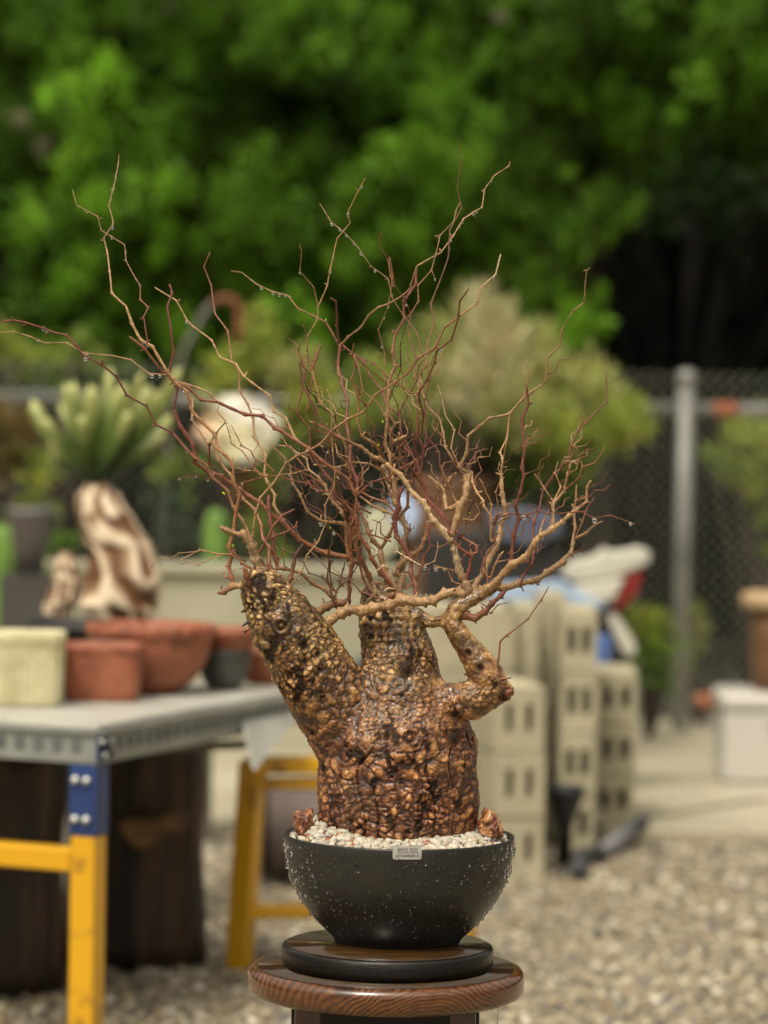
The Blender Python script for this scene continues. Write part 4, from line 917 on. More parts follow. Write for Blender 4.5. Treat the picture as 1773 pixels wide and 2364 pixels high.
lo_c = bk1.ramp(Lu, (.08, (.012, .005, .003)), (.36, (.10, .028, .009)), (.65, (.31, .120, .033)), (.95, (.58, .28, .090)))
c = bk1.mix(Lo, up_c, lo_c); c = bk1.mix(bk1.ramp(n1, (.45, 0.), (.7, .55)), c, bk1.mix(Lo, (.20, .15, .04), (.14, .045, .02)))
c = bk1.mix(1.0, c, bk1.ramp(bk1.attr('tint', 'Alpha'), (.15, (.42, .34, .30)), (.5, (1., 1., 1.)), (.85, (1.22, 1.25, 1.28))), 'MULTIPLY')
c = bk1.mix(1.0, c, bk1.ramp(n2, (.3, .62), (.7, 1.25)), 'MULTIPLY')
c = bk1.mix(bk1.ramp(bk1.noise(70, 4), (.64, 0.), (.70, .8)), c, (.11, .02, .008))
c = bk1.mix(bk1.ramp(Dk, (.1, 0.), (.95, .94)), c, bk1.mix(n1, (.004, .003, .0025), (.030, .016, .009)))
bk1.color(c); bk1.rough(bk1.mix(bk1.ramp(Dk, (.15, 0.), (.5, 1.)), bk1.ramp(bk1.noise(60, 4), (.35, .16), (.65, .48)), .62)); bk1.l(bk1.ramp(Dk, (.1, .38), (.4, 0.)), bk1.b.inputs['Coat Weight']); bk1.l(bk1.ramp(Dk, (.1, .5), (.4, .22)), bk1.b.inputs['Specular IOR Level']); bk1.bump(bk1.math('ADD', bk1.noise(330, 6, rough=.75), bk1.math('MULTIPLY', n2, .6)), .8, .0016)
me.materials.clear(); me.materials.append(bk1.m)
o = bpy.data.objects.new('trunk', me); COL.objects.link(o); o.parent = tree; o.matrix_parent_inverse = tree.matrix_world.inverted()
# ---------------------------------------------------------------- the crown: every branch measured off the plant, root first
CR = {'A': (0, 300, 3.318), 'B': (450, 300, 3.318), 'C': (900, 300, 3.318), 'D': (0, 700, 3.318), 'E': (350, 1000, 3.318), 'F': (400, 800, 4.1475), 'G': (650, 800, 4.1475), 'H': (950, 800, 3.0164), 'I': (500, 1300, 2.212), 'K': (760, 1100, 5.53), 'L': (500, 1100, 5.53), 'M': (1000, 1080, 5.53), 'N': (780, 960, 8.295)}
# radius at root, radius at tip, colour at root+tip, depth at root (cm, x = take from the branch it grows on), then points
BR = '''
11 9 tt -2 I 545,320 |K 150,1750 250,1700 400,1715 560,1680 780,1640 920,1575 1080,1590 1230,1605 1330,1590 1480,1490 |K 1659,1470 |M 300,1570 420,1640
9 8 tb 2 L 1300,1740 1400,1665 1520,1610 1659,1620 |K 250,1570
13 8 pt -3 L 690,1420 560,1210 490,1050 450,880 400,800 340,730 325,680
6.5 5 tt x L 340,750 200,715 110,680 45,635
7 4 dd -6 L 560,1560 500,1430 440,1250 430,1190
8 5 db -5 L 480,1500 420,1380 385,1260 350,1150
6 3 dd -4 L 520,1480 500,1330 470,1200 490,1150
5 2 dd -7 L 600,1620 540,1500 510,1380 520,1290
9 6 bb -5 L 470,1560 430,1450 400,1360
8 4 tr -4 L 330,1395 200,1400 100,1480 20,1490
1.5 1 rr x L 70,1450 60,1420 72,1380
4.5 2.8 bt -2 L 230,1400 190,1290 155,1150 190,1000 155,890 215,720 255,400 300,240 |F 575,1280 575,1150 550,1090 425,980 400,840 270,720 170,600 130,430 20,345 |A 1280,1850 1170,1660 1080,1610 1010,1480 965,1350
2.8 .9 tt x A 965,1350 855,1250 840,1080 825,950 795,830 870,715 835,580 870,440 890,340 905,270 912,185
6 5 bb 4 K 570,1420 500,1250 420,1090 360,940 330,800 315,640
5.5 4 br x K 420,1090 330,1085 260,1040 0,980 |L 1400,980 1230,910 1050,800 850,580 700,490 640,420 560,340 300,170 60,0 |F 480,1245 350,1210 200,1105 205,1050 190,940 70,770 5,600
3 2.6 rr x F 5,600 40,400 |D 1350,640 1300,560 1295,520 1330,390 1310,200 |A 1280,1360 1320,1250 1297,1180
3.4 2.6 tr -2 L 650,1350 540,1100 460,830 340,570 210,390 150,190 |F 370,1250 315,1130 200,1060 130,990 0,830
2.6 2.4 rr x F 0,830 |D 1320,990 1195,930 1120,785 970,705 890,560 780,470 640,400 590,330 510,245 380,215 330,190 200,150 100,130 10,142
1.7 1 tt x D 1305,550 1145,540 1005,435 850,400 640,380 505,300 345,305 230,255 105,215 -30,230
4 3.6 rb 0 K 245,1620 260,1440 250,1300 290,1140 275,980 265,720 280,620 330,540 345,400 345,260
4 3.6 br x K 345,260 |G 640,1270 520,1190 390,1100 260,975 0,810 |F 975,780 855,665 690,650 420,530
3.4 2.6 bb x F 420,530 265,510 150,400 20,335 |D 1340,600 1250,530 1110,350 990,255
2.4 1.8 tt x F 420,530 350,450 235,395 100,350 |D 1500,650 1400,620 1305,550
2 .9 rt x D 1110,350 1130,290 1105,130 |A 1100,1440 1135,1360 1075,1300 1075,1190 1045,1150 965,1000 955,880 860,820 775,770 750,665 590,580 555,455
3.4 1.2 tr x L 850,560 800,480 730,360 745,240 650,80 620,0 |F 870,1230 885,1040 770,860 765,680 715,555 635,430 635,250 560,140 |B 255,1545 155,1410 125,1190 68,1050 118,935
2.8 1.6 tt x F 1290,985 1170,880 1075,680 965,625 920,465 760,350 680,290 600,165 |B 190,1740 130,1610 -10,1510 |A 1430,1455 1350,1305 1185,1205
4.2 2.2 rt -4 L 720,1460 725,1330 670,1100 670,900 590,800 570,620 490,420 330,280 |F 650,1420 550,1230 430,1090 370,910 335,930 180,700 185,510 110,400
2.2 2 rr x F 345,950 345,1120 450,1230 490,1340 560,1420
2 1.6 dd x F 345,930 400,840 505,720
2 1 bb x F 860,1230 770,1160 660,1000 555,930 545,860 495,710 422,625 435,560
1.8 1 bb x F 980,1210 880,1110 790,1080 745,1000 655,945 555,750
4 3 rr x K 345,260 |N 380,1450 370,1250 230,900 235,600 200,330 150,130 |G 640,520 580,370 540,170 560,0 |B 1100,1640
2.4 .9 rt x B 1100,1640 1050,1550 1000,1470 930,1435 790,1370 715,1270 600,1240 470,1180 355,1090 275,1080
3 2 rr x B 1100,1640 1090,1500 1088,1440 1080,1310 1035,1285
2.4 2 tt x B 1125,1640 1170,1590 1270,1515 1330,1420 1410,1355 1490,1330 1590,1270 1655,1210 |C 160,1190 205,1045
2.6 1.1 tt 3 G 690,1400 640,1130 620,970 520,780 490,650 375,540 300,260 265,150 240,0 |B 855,1700 865,1575 940,1450 945,1350 1015,1190 1035,1075 1055,990 1090,830 1190,710 1170,630 1240,490 1305,370
1.5 .9 tt x B 945,1350 910,1205 805,1085 818,930 800,880
3.8 2.4 rr -3 M 400,1640 410,1470 460,1300 490,1110 430,1090 330,1020 200,830 120,620 0,480 |K 1220,260 1210,100 |G 1330,1220 1360,970 1300,850 1305,640
2.6 .9 tr x G 1305,640 1300,470 1335,290 1385,170 |C 285,1640 340,1500 315,1330 375,1180 450,970 460,760 550,600 515,430 545,260 530,170 527,70
2 1 rt x G 1370,960 1385,850 1370,510 1425,290 1380,170 |C 205,1550 110,1430 10,1270 |B 1510,1270 1480,1140 1350,1045 1250,900 1130,770 1045,710 955,560
2 1 bt x C 160,1410 220,1310 215,1190 320,1075 350,960 385,810 490,700 505,620 545,545
1 .8 tt x C 385,805 355,812
1 1 tt x C 320,1075 345,1135
4.2 2.8 tr 1 N 1130,1750 1100,1450 1050,1200 1020,950 1000,780 900,540 935,250 940,0 |G 1010,640 1025,440 1030,320 1085,190 1065,60 |C 20,1700 45,1560 110,1450 105,1310 200,1180 205,1045
2.2 1.1 tt x C 205,1045 390,940 490,805 565,680 640,630 705,595 725,455 805,345 915,275 920,240
2.8 2.6 tb -4 L 470,870 455,760 500,470 560,270 |F 960,1310 1080,1120 1180,1050 1290,1000 1400,940 |G 500,790 640,690 780,630 900,460 1090,340 1200,260 1310,110 1460,20 |C 350,1660 420,1510 540,1420
2.4 1.4 tp x C 540,1420 660,1335 705,1200 810,1110 830,1030 850,950
3.2 2 rr x M 490,1110 560,1080 560,1000 380,900 260,760 130,590 30,480 |K 1300,270 1220,150 1170,0 |G 1310,1160 1200,940 1140,820 1130,650 1000,550 960,420 840,270 790,150 700,85 600,0 |B 1110,1630
2.8 2 rr x G 1330,1100 1280,1000 1270,900 1340,820 1360,650 1320,520 1310,450 1390,320 1465,160 |C 355,1700 470,1610 525,1430 535,1310 605,1215
1.4 1.2 bb x C 290,1920 360,1850 370,1780 400,1700
1.9 1.2 tt -5 L 855,1580 950,1400 1090,1200 1155,1000 1300,830 1390,600 1385,370 1500,130 |G 510,1190 490,1000 475,800 485,650 465,480 433,405
1.4 .8 bb -5 L 745,1440 780,1130 870,910 855,620
4 4 rr -1 L 780,1180 760,1060 720,950 740,760 690,620 665,400 665,240
3.2 2.4 rr x L 530,990 640,810 720,640 850,490 1000,415
2.8 2.4 rr x L 560,950 640,820 720,770 930,690 1010,640 1030,570
1.5 1 rr x L 850,500 855,450
2.4 2.2 rr x L 730,1290 700,1250 620,1130 540,1000
3.4 1.4 br x L 480,1190 330,1110 215,960 205,890
2.4 1.4 tt -2 L 380,1080 170,995 0,990 |E 520,930 370,895 220,970
1.3 .9 tt x E 380,900 210,920 140,965 75,945 5,1010
1.3 .9 tt x E 520,940 450,965 360,1005 240,985
.9 .6 tt -3 E 690,1035 600,1055 530,1070
5 3 bd -3 L 900,1400 940,1310 980,1130 1010,1000 1060,930 1110,860
5 3.4 tt 1 L 1500,1560 1380,1440 1220,1360 1080,1230 860,1170 700,1180 600,1110 540,1100
1.6 1.2 dd 0 L 1500,1460 1350,1290 1180,1230 1110,1100 960,1000 860,950 820,930 770,830
2 1.3 rd -2 K 700,1570 560,1530 400,1470 270,1330 0,1210 |L 1240,990 1110,880 1070,780 1010,670 870,530
2.8 1.6 bd -2 L 1500,1620 1460,1450 1410,1310 1440,1100 1430,960 1480,840 1450,690 1390,610
2.6 1.5 bd -2 L 1520,1640 1520,1480 1580,1380 1590,1270 1620,1180 1640,1080
2 1.2 bd x L 1520,1480 1470,1380 1440,1250
1.2 .9 dd x L 1440,1080 1470,1110 1490,1060
2.2 1.2 bd x K 100,1450 160,1380 270,1300 360,1130 480,1010
1.6 1.2 dd x K 130,1380 130,1330 90,1330
9 6 tp -3 M 440,1660 435,1560 420,1480 370,1390 330,1300 300,1180 270,1030 190,880
6 4.4 pt x M 190,880 150,800 30,700 |K 1540,820 1440,680 1330,560 1250,420 1200,320 1080,230 980,80 |N 1210,1130 1060,1040 900,900
4.2 1.5 tb x N 900,900 790,820 650,770 540,670 440,590 250,510 40,420 |G 560,870 430,790 350,750 270,715
6 8 tt x M 240,850 300,650 330,500 400,400 430,250 440,120 470,30
4 2 tt x M 430,150 |H 395,880 330,840 385,740 395,620 470,560 540,500 680,470 770,370 830,320 920,260
2.4 1.3 tt x C 1200,1900 1210,1740 1305,1650 1320,1530 1400,1390 1490,1320 1495,1190 1510,1075 1485,1077
7 5 tt -3 M 530,1660 520,1520 560,1450 650,1330 700,1180 800,1020 860,830 860,700 930,620 910,480 880,340 870,130
3 1.4 tb x H 625,900 635,780 615,740 665,640 680,480 770,370 800,300
4.4 2.6 rr -4 M 1010,1200 1000,1090 1030,850 1095,650 1045,480 1110,310 1160,90 1130,0 |H 790,700 770,510 815,400 800,275
2.2 1.1 tt x H 800,275 820,190 805,115
8.5 7 tt -3 M 620,1660 690,1540 820,1450 1010,1230 1180,1150 1350,880
6.5 1.8 tt x M 1350,880 1520,780 1659,680 |H 1040,1230 1100,1170 1220,1080 1220,980 1250,930
3 1.4 tr x M 1350,870 1400,700 1500,510
4.6 2.4 tt x H 980,1270 985,1100 1060,1010 1090,880 1110,810 1155,795
2.6 1.2 bb x H 1060,1010 1170,910 1190,840 1280,810 1350,695
1.4 1 tb x H 1190,830 1145,700 1140,690
1.6 1 tb x H 1120,690 1180,640 1200,520 1165,465
2.2 1.2 tt x H 990,1080 1040,980 1000,880 1020,800
1.8 1.1 tb x H 990,1080 920,980 855,885
3.4 1.3 rr -6 M 1110,1500 1150,1370 1260,1230 1290,1060 1270,950 1280,700 1350,540 1400,290 1540,90 |H 990,890 1090,800 1110,690 1155,590 1270,470 1360,385 1355,180
2.6 1.4 dd x M 1150,1370 1270,1220 1300,1140 1400,960 1430,870
1.8 1.3 dd x M 1300,1140 1390,1020 1440,1000
2.6 1.6 td x M 1430,870 1560,780 1659,640
3 2 br -4 M 700,1540 700,1420 650,1230 690,1070 800,970 770,800 780,700 830,620
2 .9 rr x M 780,720 830,620 900,610 990,590 1190,600 1340,550 1500,590 1659,580 |H 1190,1150 1270,1195 1390,1175 1565,1238
2 1.4 td x M 780,740 900,650 1010,615
9 4 tt -3 M 480,1620 600,1560 700,1520 880,1540 1100,1480 1330,1430 1450,1340 1659,1200 |H 960,1570 1110,1440 1130,1340
4 1.6 tt x H 1130,1340 1215,1300 1280,1240 1330,1215
3.4 2 tb x H 1115,1400 1140,1260 1130,1170 1145,1060 1148,960
2 1.1 bb x H 1140,1330 1190,1220 1210,1150 1275,1045
2.4 1.3 bd x H 1120,1440 1190,1410 1220,1320
2 1.3 tt x H 1100,1170 1130,1130 1210,1090
9 4 br -3 H 355,1820 380,1870 440,1895 510,1850 560,1790 620,1740 655,1700
1.4 .8 dd x H 550,1860 600,1800 680,1780
1.3 .8 rr x H 520,1810 500,1795 470,1785
2.6 1.2 br -5 I 1415,560 1432,530 1440,490 1448,400 1480,370 1590,285 |H 900,1770 960,1665
3 1.4 tt x M 740,930 730,640 750,470 690,340 630,200 590,135
3 2.4 tt x M 490,60 500,180 560,320 640,420 650,490 720,600 780,660
2.6 2.2 bt x M 730,1410 780,1270 850,1120 900,1065
1.8 .9 tt x M 770,700 830,570 820,430 800,310 860,130 880,0 |H 640,780 665,650
2 1.2 td x M 330,890 400,840 430,680 455,500
1.4 1 dd x M 450,560 540,380
1.8 1.2 tt x M 330,650 440,660 510,670 600,560 540,460
4.4 3 tt x M 330,450 240,510 170,530 150,380 130,250 60,210 -60,100
3.4 3.6 tt x M 150,240 220,140 300,60
2.6 1.5 tr x M 300,450 220,270 100,0 |G 1590,1350 1520,1160 1510,1010 1390,860
3 1.7 tr x H 370,910 300,800 235,700 220,600 200,510 110,420 85,340 30,230 |C 185,1895 200,1740 140,1560 160,1410
1.7 1 rr x C 160,1410 110,1290 40,1190 0,1000 |B 1480,990 1412,890 1420,810 1440,775
2.6 1.3 tt x H 330,830 275,710 300,580 240,490 210,350 180,270
1.5 1 rr x H 100,700 150,610 185,570
3.4 1.6 br -1 K 320,560 290,440 200,340 75,240 60,100 |G 500,1310 430,1240 270,1000 270,790 145,630 190,440 240,230
2 1.2 rr x G 240,230 170,150 |B 820,1900 855,1850 815,1770 790,1680 855,1570 825,1490
2.6 2.2 rr x G 560,880 450,845 330,800 325,600 240,440 185,330 235,230
2.4 2.6 br 2 G 240,620 275,420 300,300 300,185 345,90 |B 910,1780 935,1720 965,1645
1.1 .8 tt x G 265,160 90,30
1.8 1.5 dd x G 620,970 560,880 520,780 510,660 345,560 320,480 250,420 230,350
1.2 1 dd x G 600,600 575,580 560,500
3.8 1.4 tb 2 N 1030,1100 960,950 870,840 780,620 680,530 460,390 380,90 |G 740,600 720,420 665,320 715,200 690,80 |B 1235,1810 1205,1720 1218,1635
1.8 1.2 bb x N 1500,850 1350,700 1230,480 1050,350 960,130 |G 930,550 775,420 740,200 690,80
2 1.2 bb x N 900,800 860,740 770,550 700,390 700,210 580,50 |G 830,700 800,570 740,430 720,380
2 1.4 rr x G 1290,480 1100,350 1000,280 880,155 700,90
1.5 1.1 bb x G 1120,620 1110,560 1050,430 960,310 780,170 690,100
2 1.4 bb x G 1130,640 1160,560 1290,340 1315,180 1460,30
1.4 .9 bb x G 1010,370 980,290 990,60 |B 1455,1710 1405,1530 1480,1350 1500,1250 1510,1120
1.6 .9 bt x B 1520,1200 1500,1120 1480,990 1475,985 |C 40,1190 0,980
1.4 1 dd x G 1040,500 1080,380 1145,200 1140,30 |C 80,1810 80,1640 135,1450
2.6 2 rr x K 350,250 440,160 |G 860,1300 1020,1250 1130,1175 1310,1070
3 2.6 bb x K 840,460 730,330 560,280 430,210 360,170
3.2 2.6 tt x K 850,500 700,440 560,380 390,250
8 6 bt 1 K 860,1500 780,1350 700,1180 655,1000 660,920
5.4 2.8 tb x K 660,920 560,820 500,720 470,600 400,450 370,330
4 3 tr x K 660,920 760,760 830,600 870,540 1000,390 1005,180 1080,0 |N 1430,1150 1520,850
5 4.4 rr -3 K 1100,1620 1110,1400 1040,1230 1050,1060 960,900 860,770 840,600 825,530 890,400 880,250 945,130
5.4 3.4 br 0 K 830,1460 740,1320 640,1200 540,1050 500,920 390,780 355,600 340,480
3.4 2.6 br 0 K 700,1560 600,1520 490,1420 430,1290 370,1050 410,880
7 5 tt 3 K 840,1600 890,1480 935,1300 940,1080 950,900 1000,680 930,540 880,400 |N 1110,1700 1040,1500 960,1250 880,1000 860,940
6.5 4 tb x K 850,1250 900,1130 1060,1000 1170,930 1220,800 1250,700 1255,595
1.8 1.2 td x K 900,830 1030,680 1035,590
1.5 1.3 td x K 1030,685 1085,650
3 1.6 br 0 K 960,1440 1100,1330 1180,1150 1210,1030 1290,890 1270,680 1400,440 1420,340 1400,110 1450,0
1.8 1.2 pp -2 K 1180,1140 1000,1040 870,960 860,880
1.8 .8 pp -3 K 830,1420 820,1330 800,1180 700,1130 590,1210
1.2 .7 pp -3 K 840,1440 760,1420 690,1470
2.4 1.2 tt -3 M 440,1570 380,1500 240,1450 180,1290 0,1240
2.4 1.4 tt x M 330,1330 180,1290 0,1265
2 1.3 tt x K 1180,1150 1350,1080 1390,900 1380,830
1.7 1.4 tr x K 1390,910 1520,850 1659,790 |M 200,950 330,880 410,830
2.6 2 bb x K 870,1340 950,1420 1100,1330
3.6 1.5 tt 3 K 260,590 190,470 60,340 -20,220 |G 420,1330 350,1250 260,1180 240,1070 |F 1200,1030 1110,960 1000,945
3.8 1.4 tt 3 G 640,1700 560,1690 380,1670 250,1590 180,1420 100,1300 |F 1120,1150 1060,1060 930,930
1.4 .8 rr 4 F 1659,1720 1480,1650 1400,1560 1280,1500 1190,1250 1160,1110
1.6 1 tt x F 860,1240 780,1190 700,1190 590,1150
1.4 1 rr x F 780,1190 700,1195 600,1215
2.2 1.4 rr 1 G 860,1600 700,1530 |F 1650,1480 1520,1385 1400,1385 1290,1310 1140,1280 1000,1240 860,1245 790,1270 630,1310
1.6 1 tt x F 970,1240 1160,1210 1280,1175
1.4 .9 rr x F 570,1340 440,1285 330,1270 220,1235 35,1265
2.2 1.6 tt 2 G 960,1170 830,1120 700,1110 500,1160 300,1130
2 1 bb -3 G 780,1340 780,1180 750,1110 715,1045
1.4 1 dd x G 785,1190 830,1120 860,1060
2 1.4 bd -1 K 30,1560 20,1380 10,1200 20,1050
1.4 1 dd x K 20,1090 60,1060
4.6 3.6 bt 3 K 245,1050 225,850 215,640 200,500 130,450
2 1.6 bb x K 180,830 120,750 40,680
1.4 1 tr 2 K 320,700 230,660 100,580 0,540 |G 180,1500
2.4 1.8 bb 2 K 790,830 720,800 520,740 390,720
2.6 1.6 rr 1 N 390,1200 260,990 175,830 165,620 0,300
2.4 2 rr 0 N 380,1380 240,1190 150,1180 0,1040
2 1.6 rr x N 310,1470 200,1390 160,1200
4 2.6 tt 4 N 1000,1300 900,1180 860,1050 780,1010 600,920
2 1.8 bb 3 N 1240,980 1200,830 1160,620 1240,530
5 3 tt 3 N 1010,650 1030,520 1180,440 1320,380
4 2.6 tt 3 N 1040,500 1000,330 1090,150 1000,0
1.5 1.3 rr 2 N 1290,1070 1220,1010 1040,770
1.8 1.5 bb 2 N 1320,1200 1290,1060 1480,860
2.4 2.4 rr 2 N 1640,1370 1480,1120 1330,920 1280,600
3 2 tt 2 N 1170,1450 1090,1250 1160,1160
2.2 1.4 bb 4 L 1600,450 1450,200 1300,60 1200,0 |G 60,1130
2.2 1.2 rt 3 L 1150,440 1060,250 980,90
3 2 rb 3 K 300,500 240,560 200,450 180,370 110,100 100,0 |G 530,1260
2.4 1.6 bb 4 G 620,1560 480,1440 330,1330 270,1190
1.8 1.3 rr 3 G 330,1340 290,1280 250,1290 200,1200
2 1.5 rb 3 G 700,1330 640,1150 560,1020 470,900 350,640 330,470
1.8 1.2 bb 4 G 660,1260 700,1130 660,960 650,760 660,640
1.8 1.2 rb 3 G 1250,1430 1180,1180 1130,960 1150,850 1210,850
2 1.3 bb 4 G 1080,1240 1100,1100 1040,1000 1060,820
1.6 1 rb 2 G 470,1100 440,920 460,800 380,750 290,720
1.5 1 rr 2 G 470,1080 520,920 530,800
1.8 1.2 bb 4 G 1100,1500 1060,1350 960,1180 870,1060 880,900
2 1.5 bb 4 F 1280,1180 1180,1060 1130,960 1090,950 1040,860
'''
TONE = {'t': (.37, .22, .095), 'r': (.17, .042, .020), 'b': (.25, .095, .034), 'd': (.035, .016, .010), 'p': (.62, .47, .28)}
twm = NT('twig_bark'); twm.set(coat=.16, coatr=.15)
f = twm.noise(420, 6, rough=.8); c = twm.mix(1.0, twm.attr('tint', 'Color'), twm.ramp(f, (.36, .22), (.5, .9), (.64, 1.7)), 'MULTIPLY')
f3 = twm.noise(70, 4); c = twm.mix(twm.ramp(f3, (.50, 0.), (.70, .75)), c, (.085, .032, .014))
twm.color(c).rough(twm.ramp(f3, (.3, .34), (.7, .6))); twm.bump(twm.noise(420, 6, rough=.8), .9, .0016); twm = twm.m
rb = random.Random(21); placed = []   # (px, py, dcm, r)
def near(px, py, lim=16):
    best = None; bd = lim
    for q in placed:
        d = math.hypot(q[0]-px, q[1]-py)-q[3]*.5
        if d < bd: bd = d; best = q
    return best
count = 0
for line in BR.strip().splitlines():
    tok = line.split(); r0, r1 = float(tok[0]), float(tok[1]); tones = tok[2]; dep = tok[3]; cr_k = None; pts = []
    for t_ in tok[4:]:
        t_ = t_
        if t_.startswith('|'): cr_k = t_[1:]; continue
        if t_.isalpha(): cr_k = t_; continue
        x, y = map(float, t_.split(',')); ox, oy, s = CR[cr_k]; pts.append((ox+x/s, oy+y/s))
    nb = near(*pts[0]) if dep == 'x' or float(dep) > -9 else None
    if dep == 'x': d0 = nb[2] if nb else 0.0
    else: d0 = float(dep)
    if dep == 'x' and nb and math.hypot(nb[0]-pts[0][0], nb[1]-pts[0][1]) > 1.5: pts = [(nb[0], nb[1])]+pts
    Ltot = sum(math.hypot(pts[i+1][0]-pts[i][0], pts[i+1][1]-pts[i][1]) for i in range(len(pts)-1))
    slope = rb.uniform(-.032, .032) if Ltot > 60 else rb.uniform(-.02, .02)
    # drift in depth back towards the plane if already far out
    if d0 > 14: slope = -abs(slope)
    if d0 < -12: slope = abs(slope)
    s_ = 0; P3 = []; RR = []; CC = []; wob = rb.uniform(0, 9)
    ca, cb = TONE[tones[0]], TONE[tones[1]]; jit = rb.uniform(.8, 1.2)
    for i in range(len(pts)-1):
        (xa, ya), (xb, yb) = pts[i], pts[i+1]; L = math.hypot(xb-xa, yb-ya); n = max(2, min(9, int(L/6)))
        for k in range(n+(1 if i == len(pts)-2 else 0)):
            u = k/n; s = s_+L*u; t = s/Ltot; r = r0+(r1-r0)*t**.9
            x = xa+(xb-xa)*u; y = ya+(yb-ya)*u
            bow_ = math.sin(u*math.pi)*.007*L*(1 if (i*7+count) % 2 else -1); nx_, ny_ = (-(yb-ya)/max(L, 1e-6), (xb-xa)/max(L, 1e-6)); x += nx_*bow_; y += ny_*bow_
            d = d0+slope*s+.5*math.sin(s*.02+wob)-.5*math.sin(wob)
            nd = 1+(.42*math.exp(-(u*L/3.0)**2) if i else 0)+.16*noise.noise(Vector((s*.13, count, 0)))
            if r0 > 4.5: nd += .16*noise.noise(Vector((s*.07, count, 5)))
            P3.append(at(x, y, TY+d*.01)); RR.append(max(.55, r)*nd*K*(1.05 if r0 > 3 else .95))
            tt_ = min(1, max(0, t*1.1-.05+.12*noise.noise(Vector((s*.03, count, 9))))); CC.append(tuple((ca[j]*(1-tt_)+cb[j]*tt_)*jit for j in range(3)))
            placed.append((x, y, d, r))
        s_ += L
    RR[-1] *= .7
    mb = MB(); ns_ = 18 if r0 > 4.5 else (10 if r0 > 3 else 7); mb.tube(P3, RR, ns_, cols=CC)
    if r0 > 3.9:
        for j in range(len(P3)*ns_):
            c_ = P3[j//ns_]; v_ = Vector(mb.v[j]); q_ = v_*1.0
            mb.v[j] = tuple(c_+(v_-c_)*(1+.26*noise.noise(q_*190)+.20*noise.noise(q_*75+Vector((5, 0, 0)))))
    # leaf-scar buds and short dead spurs at the bends
    if Ltot > 40:
        acc = 0
        for i in range(1, len(pts)-1):
            (xa, ya), (xb, yb) = pts[i], pts[i-1]; q = min(range(len(P3)), key=lambda j: (P3[j]-at(xa, ya, TY)).xz.length_squared if hasattr((P3[j]-at(xa, ya, TY)), 'xz') else 0)
            tdir = (P3[min(q+1, len(P3)-1)]-P3[max(q-1, 0)]).normalized()
            if rb.random() < .85:
                side = tdir.cross(Vector((rb.uniform(-.4, .4), -1, rb.uniform(-.4, .4)))).normalized()*(1 if rb.random() < .5 else -1)
                Ls = rb.uniform(1.0, 2.6)*K*(1 if rb.random() < .72 else rb.uniform(2, 5)); b_ = P3[q]; e_ = b_+(side*.9+tdir*.5)*Ls+side*RR[q]
                mb.tube([b_, (b_+e_)/2, e_], [RR[q]*.9, min(RR[q]*.75, .0013), min(RR[q]*.7, .0011)], 6, cols=[CC[q]]*3)
    mb.build('branch' if r0 >= 2.2 else 'twig', twm, tree); count += 1
print('branches', count)
# short crooked side shoots thickening the crown
nbp = len(placed); made = 0; rb2 = random.Random(77)
while made < 186:
    q = placed[rb2.randrange(nbp)]
    if not (560 < q[0] < 1340 and 860 < q[1] < 1345) or q[3] > 5.5: continue
    if q[0] < 720 and rb2.random() < .6: continue
    a_ = math.atan2(-1, (q[0]-905)/420+rb2.uniform(-.9, .9)); x, y, d = q[0], q[1], q[2]; nseg = rb2.randint(2, 5); P3 = [at(x, y, TY+d*.01)]; fine_ = made >= 96; r = min(q[3]*.7, 1.15 if fine_ else 1.8)*.9; RR = [r*K]; cc = TONE[rb2.choice('rrbbd' if fine_ else 'ttrbb')]; sl2 = rb2.uniform(-.1, .1)
    for k in range(nseg):
        a2 = a_+(.55 if k % 2 else -.55)*rb2.uniform(.5, 1.2); L = rb2.uniform(12, 30); x1, y1 = x+math.cos(a2)*L, y+math.sin(a2)*L
        for u in (.12, .5, 1.0):
            P3.append(at(x+(x1-x)*u, y+(y1-y)*u, TY+(d+sl2*L*u)*.01)); RR.append(r*(1.25 if u == .12 else 1)*(1-(k+u)/nseg*.45)*K)
        x, y = x1, y1; d += sl2*L
    mb = MB(); mb.tube(P3, RR, 7, cols=[cc]*len(P3))
    for k in range(1, len(P3)-1, 3):
        s2 = (P3[k+1]-P3[k]).normalized().cross(Vector((0, -1, 0)))*(1 if k % 2 else -1); mb.tube([P3[k], P3[k]+s2*K*2.6], [RR[k]*.9, RR[k]*.7], 6, cols=[cc]*2)
    mb.build('fine_shoot' if fine_ else 'side_shoot', twm, tree); made += 1
# knobby broken tips and peeling scraps on the big limbs
for x, y, dx, dy, r, t_ in ((545, 1415, -10, 4, 4, 'd'), (560, 1440, -14, 10, 3.5, 'd'), (566, 1455, -12, 10, 3, 'd'), (577, 1452, -18, 6, 3, 'b'), (1001, 1542, 0, 0, 3, 'b'), (1160, 1567, 22, -4, 3, 'b'), (1170, 1600, 14, -6, 9, 'r'), (1080, 1560, -12, -4, 3, 'r'), (716, 1690, -8, 6, 3.5, 'd'), (1003, 1536, 8, -6, 4, 'd'), (850, 1372, -10, -5, 8, 'd'), (905, 1375, 6, -8, 8, 'b'), (780, 1440, 0, -2, 2, 'b')):
    i = surf(x, y); p = Vector(co2[i]); q = p+Rv*dx*K-Uv*dy*K+Vector((0, -.004, 0)); mb = MB()
    mb.tube([p-(q-p)*.4, p, (p*.4+q*.6), q], [r*K*1.1, r*K, r*K*.8, r*K*.35], 8, cols=[TONE[t_]]*4); mb.build('spur', twm, tree)
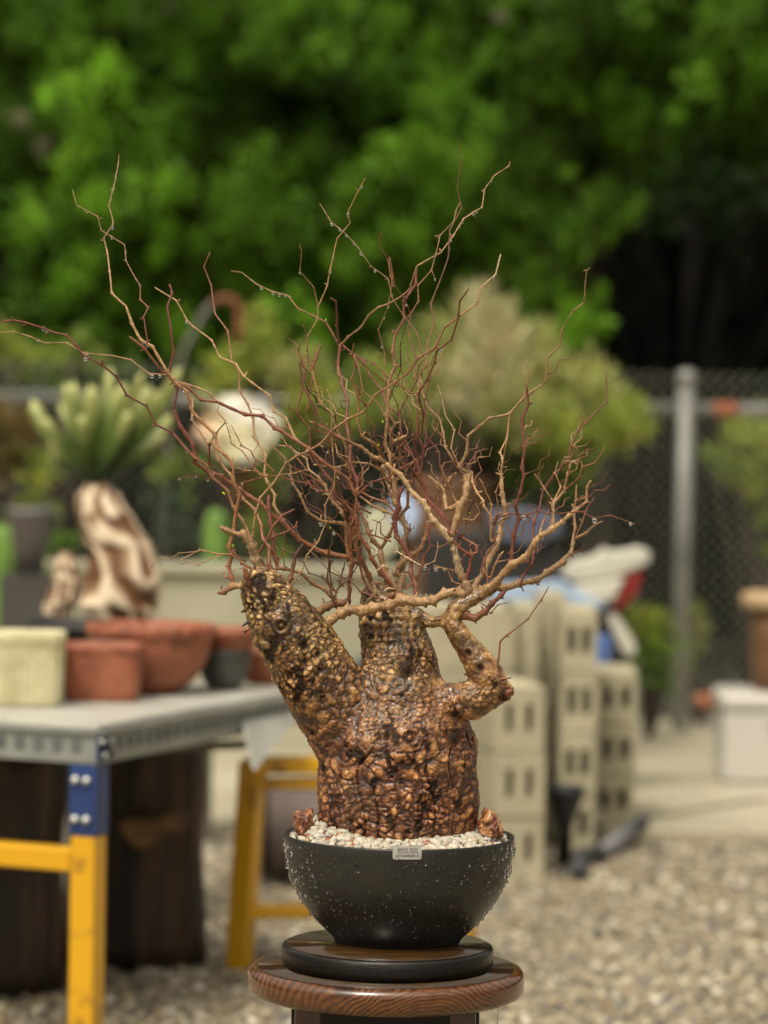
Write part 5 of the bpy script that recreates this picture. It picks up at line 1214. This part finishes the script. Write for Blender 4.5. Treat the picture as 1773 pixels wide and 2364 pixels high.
# green buds
budm = simple('fresh_bud', (.45, .65, .03), .5, .1)
mb = MB()
for cr_k, x, y in (('B', 1003, 1455), ('L', 85, 215), ('L', 1445, 660), ('L', 210, 885), ('N', 865, 105), ('N', 1010, 750), ('M', 330, 605), ('M', 465, 580), ('M', 372, 1608), ('N', 770, 560), ('F', 485, 1408)):
    ox, oy, s = CR[cr_k]; x, y = ox+x/s, oy+y/s; nb = near(x, y, 30); d = nb[2] if nb else 0
    for k in range(3): mb.blob(at(x+rb.uniform(-2, 2), y+rb.uniform(-2, 2), TY+d*.01-.003), .0009, 1, .2, (.7, .7, 1.5))
mb.build('leaf_buds', budm, tree)
# hanging rain drops
DR = {'E': '210,350 343,327 433,360 520,372 692,404 265,142 503,260 1040,200 1056,324 1330,150 1265,460 1290,706,1.9 118,985 245,1000,1.4 360,1012 10,1025,1.3 632,1052 557,1077 1145,1125 1130,1185,1.4 1435,332,1.4 1555,250 1070,765 1440,268 1296,255',
      'A': '330,1552 355,1552 665,1727,1.6 645,1752,1.6 1160,1885,1.8 1222,1883,1.4 1430,1462,1.5 865,735,1.3 870,440 852,535 667,632 290,1612 850,820 963,922 1090,1630 1128,1658 890,372',
      'B': '512,1217,1.3 597,1252,1.2 645,1272,1.3 695,1278 1050,724,1.3 1105,765 1220,887 1268,942,1.2 1373,1074,1.2 1060,985 1175,632,1.3 805,1092 1033,1075,1.3 1280,435 1157,805 1480,1355 1612,1345 875,1805 1170,665 1450,1440 1427,1650 1232,1775 1493,1000',
      'H': '785,1194,1.9 1280,1220,1.9 1525,1250,1.4 885,1662,1.6 100,1558,1.8 170,1556,1.6 232,1525,1.4 998,1195 842,1435 1178,592 560,1845 920,1330',
      'C': '125,1340 345,1140 830,1025 800,1140 395,1690,1.4 670,615 640,640 558,705 538,745 470,845 455,900 722,490 770,385',
      'K': '1085,1672,3.0 530,10,1.4 355,1205 50,715,1.4 180,235', 'F': '85,437 238,425,1.3 1090,1078,1.4 125,1005'}
mb = MB(); vs0, fs0 = ICO[3]; dm = None
for cr_k, txt in DR.items():
    for w in txt.split():
        v = w.split(','); x, y = float(v[0]), float(v[1]); k_ = float(v[2]) if len(v) > 2 else .95; ox, oy, s = CR[cr_k]; x, y = ox+x/s, oy+y/s
        nb = near(x, y-2, 14); d = nb[2] if nb else 0; r = 2.8*K*k_
        if dm is None:
            m0 = MB(); m0.add([(p[0], p[1], p[2]*(1.0 if p[2] < 0 else 1.15)) for p in vs0], fs0); d0_ = m0.build('water_drop', WATER, tree); dm = d0_.data; o = d0_
        else: o = bpy.data.objects.new('water_drop', dm); COL.objects.link(o); o.parent = tree; o.matrix_parent_inverse = tree.matrix_world.inverted()
        if nb: x, y = x*.4+nb[0]*.6, nb[1]+nb[3]*.9+r/K*.75
        o.location = at(x, y, TY+d*.01); o.scale = (r, r, r*1.05)
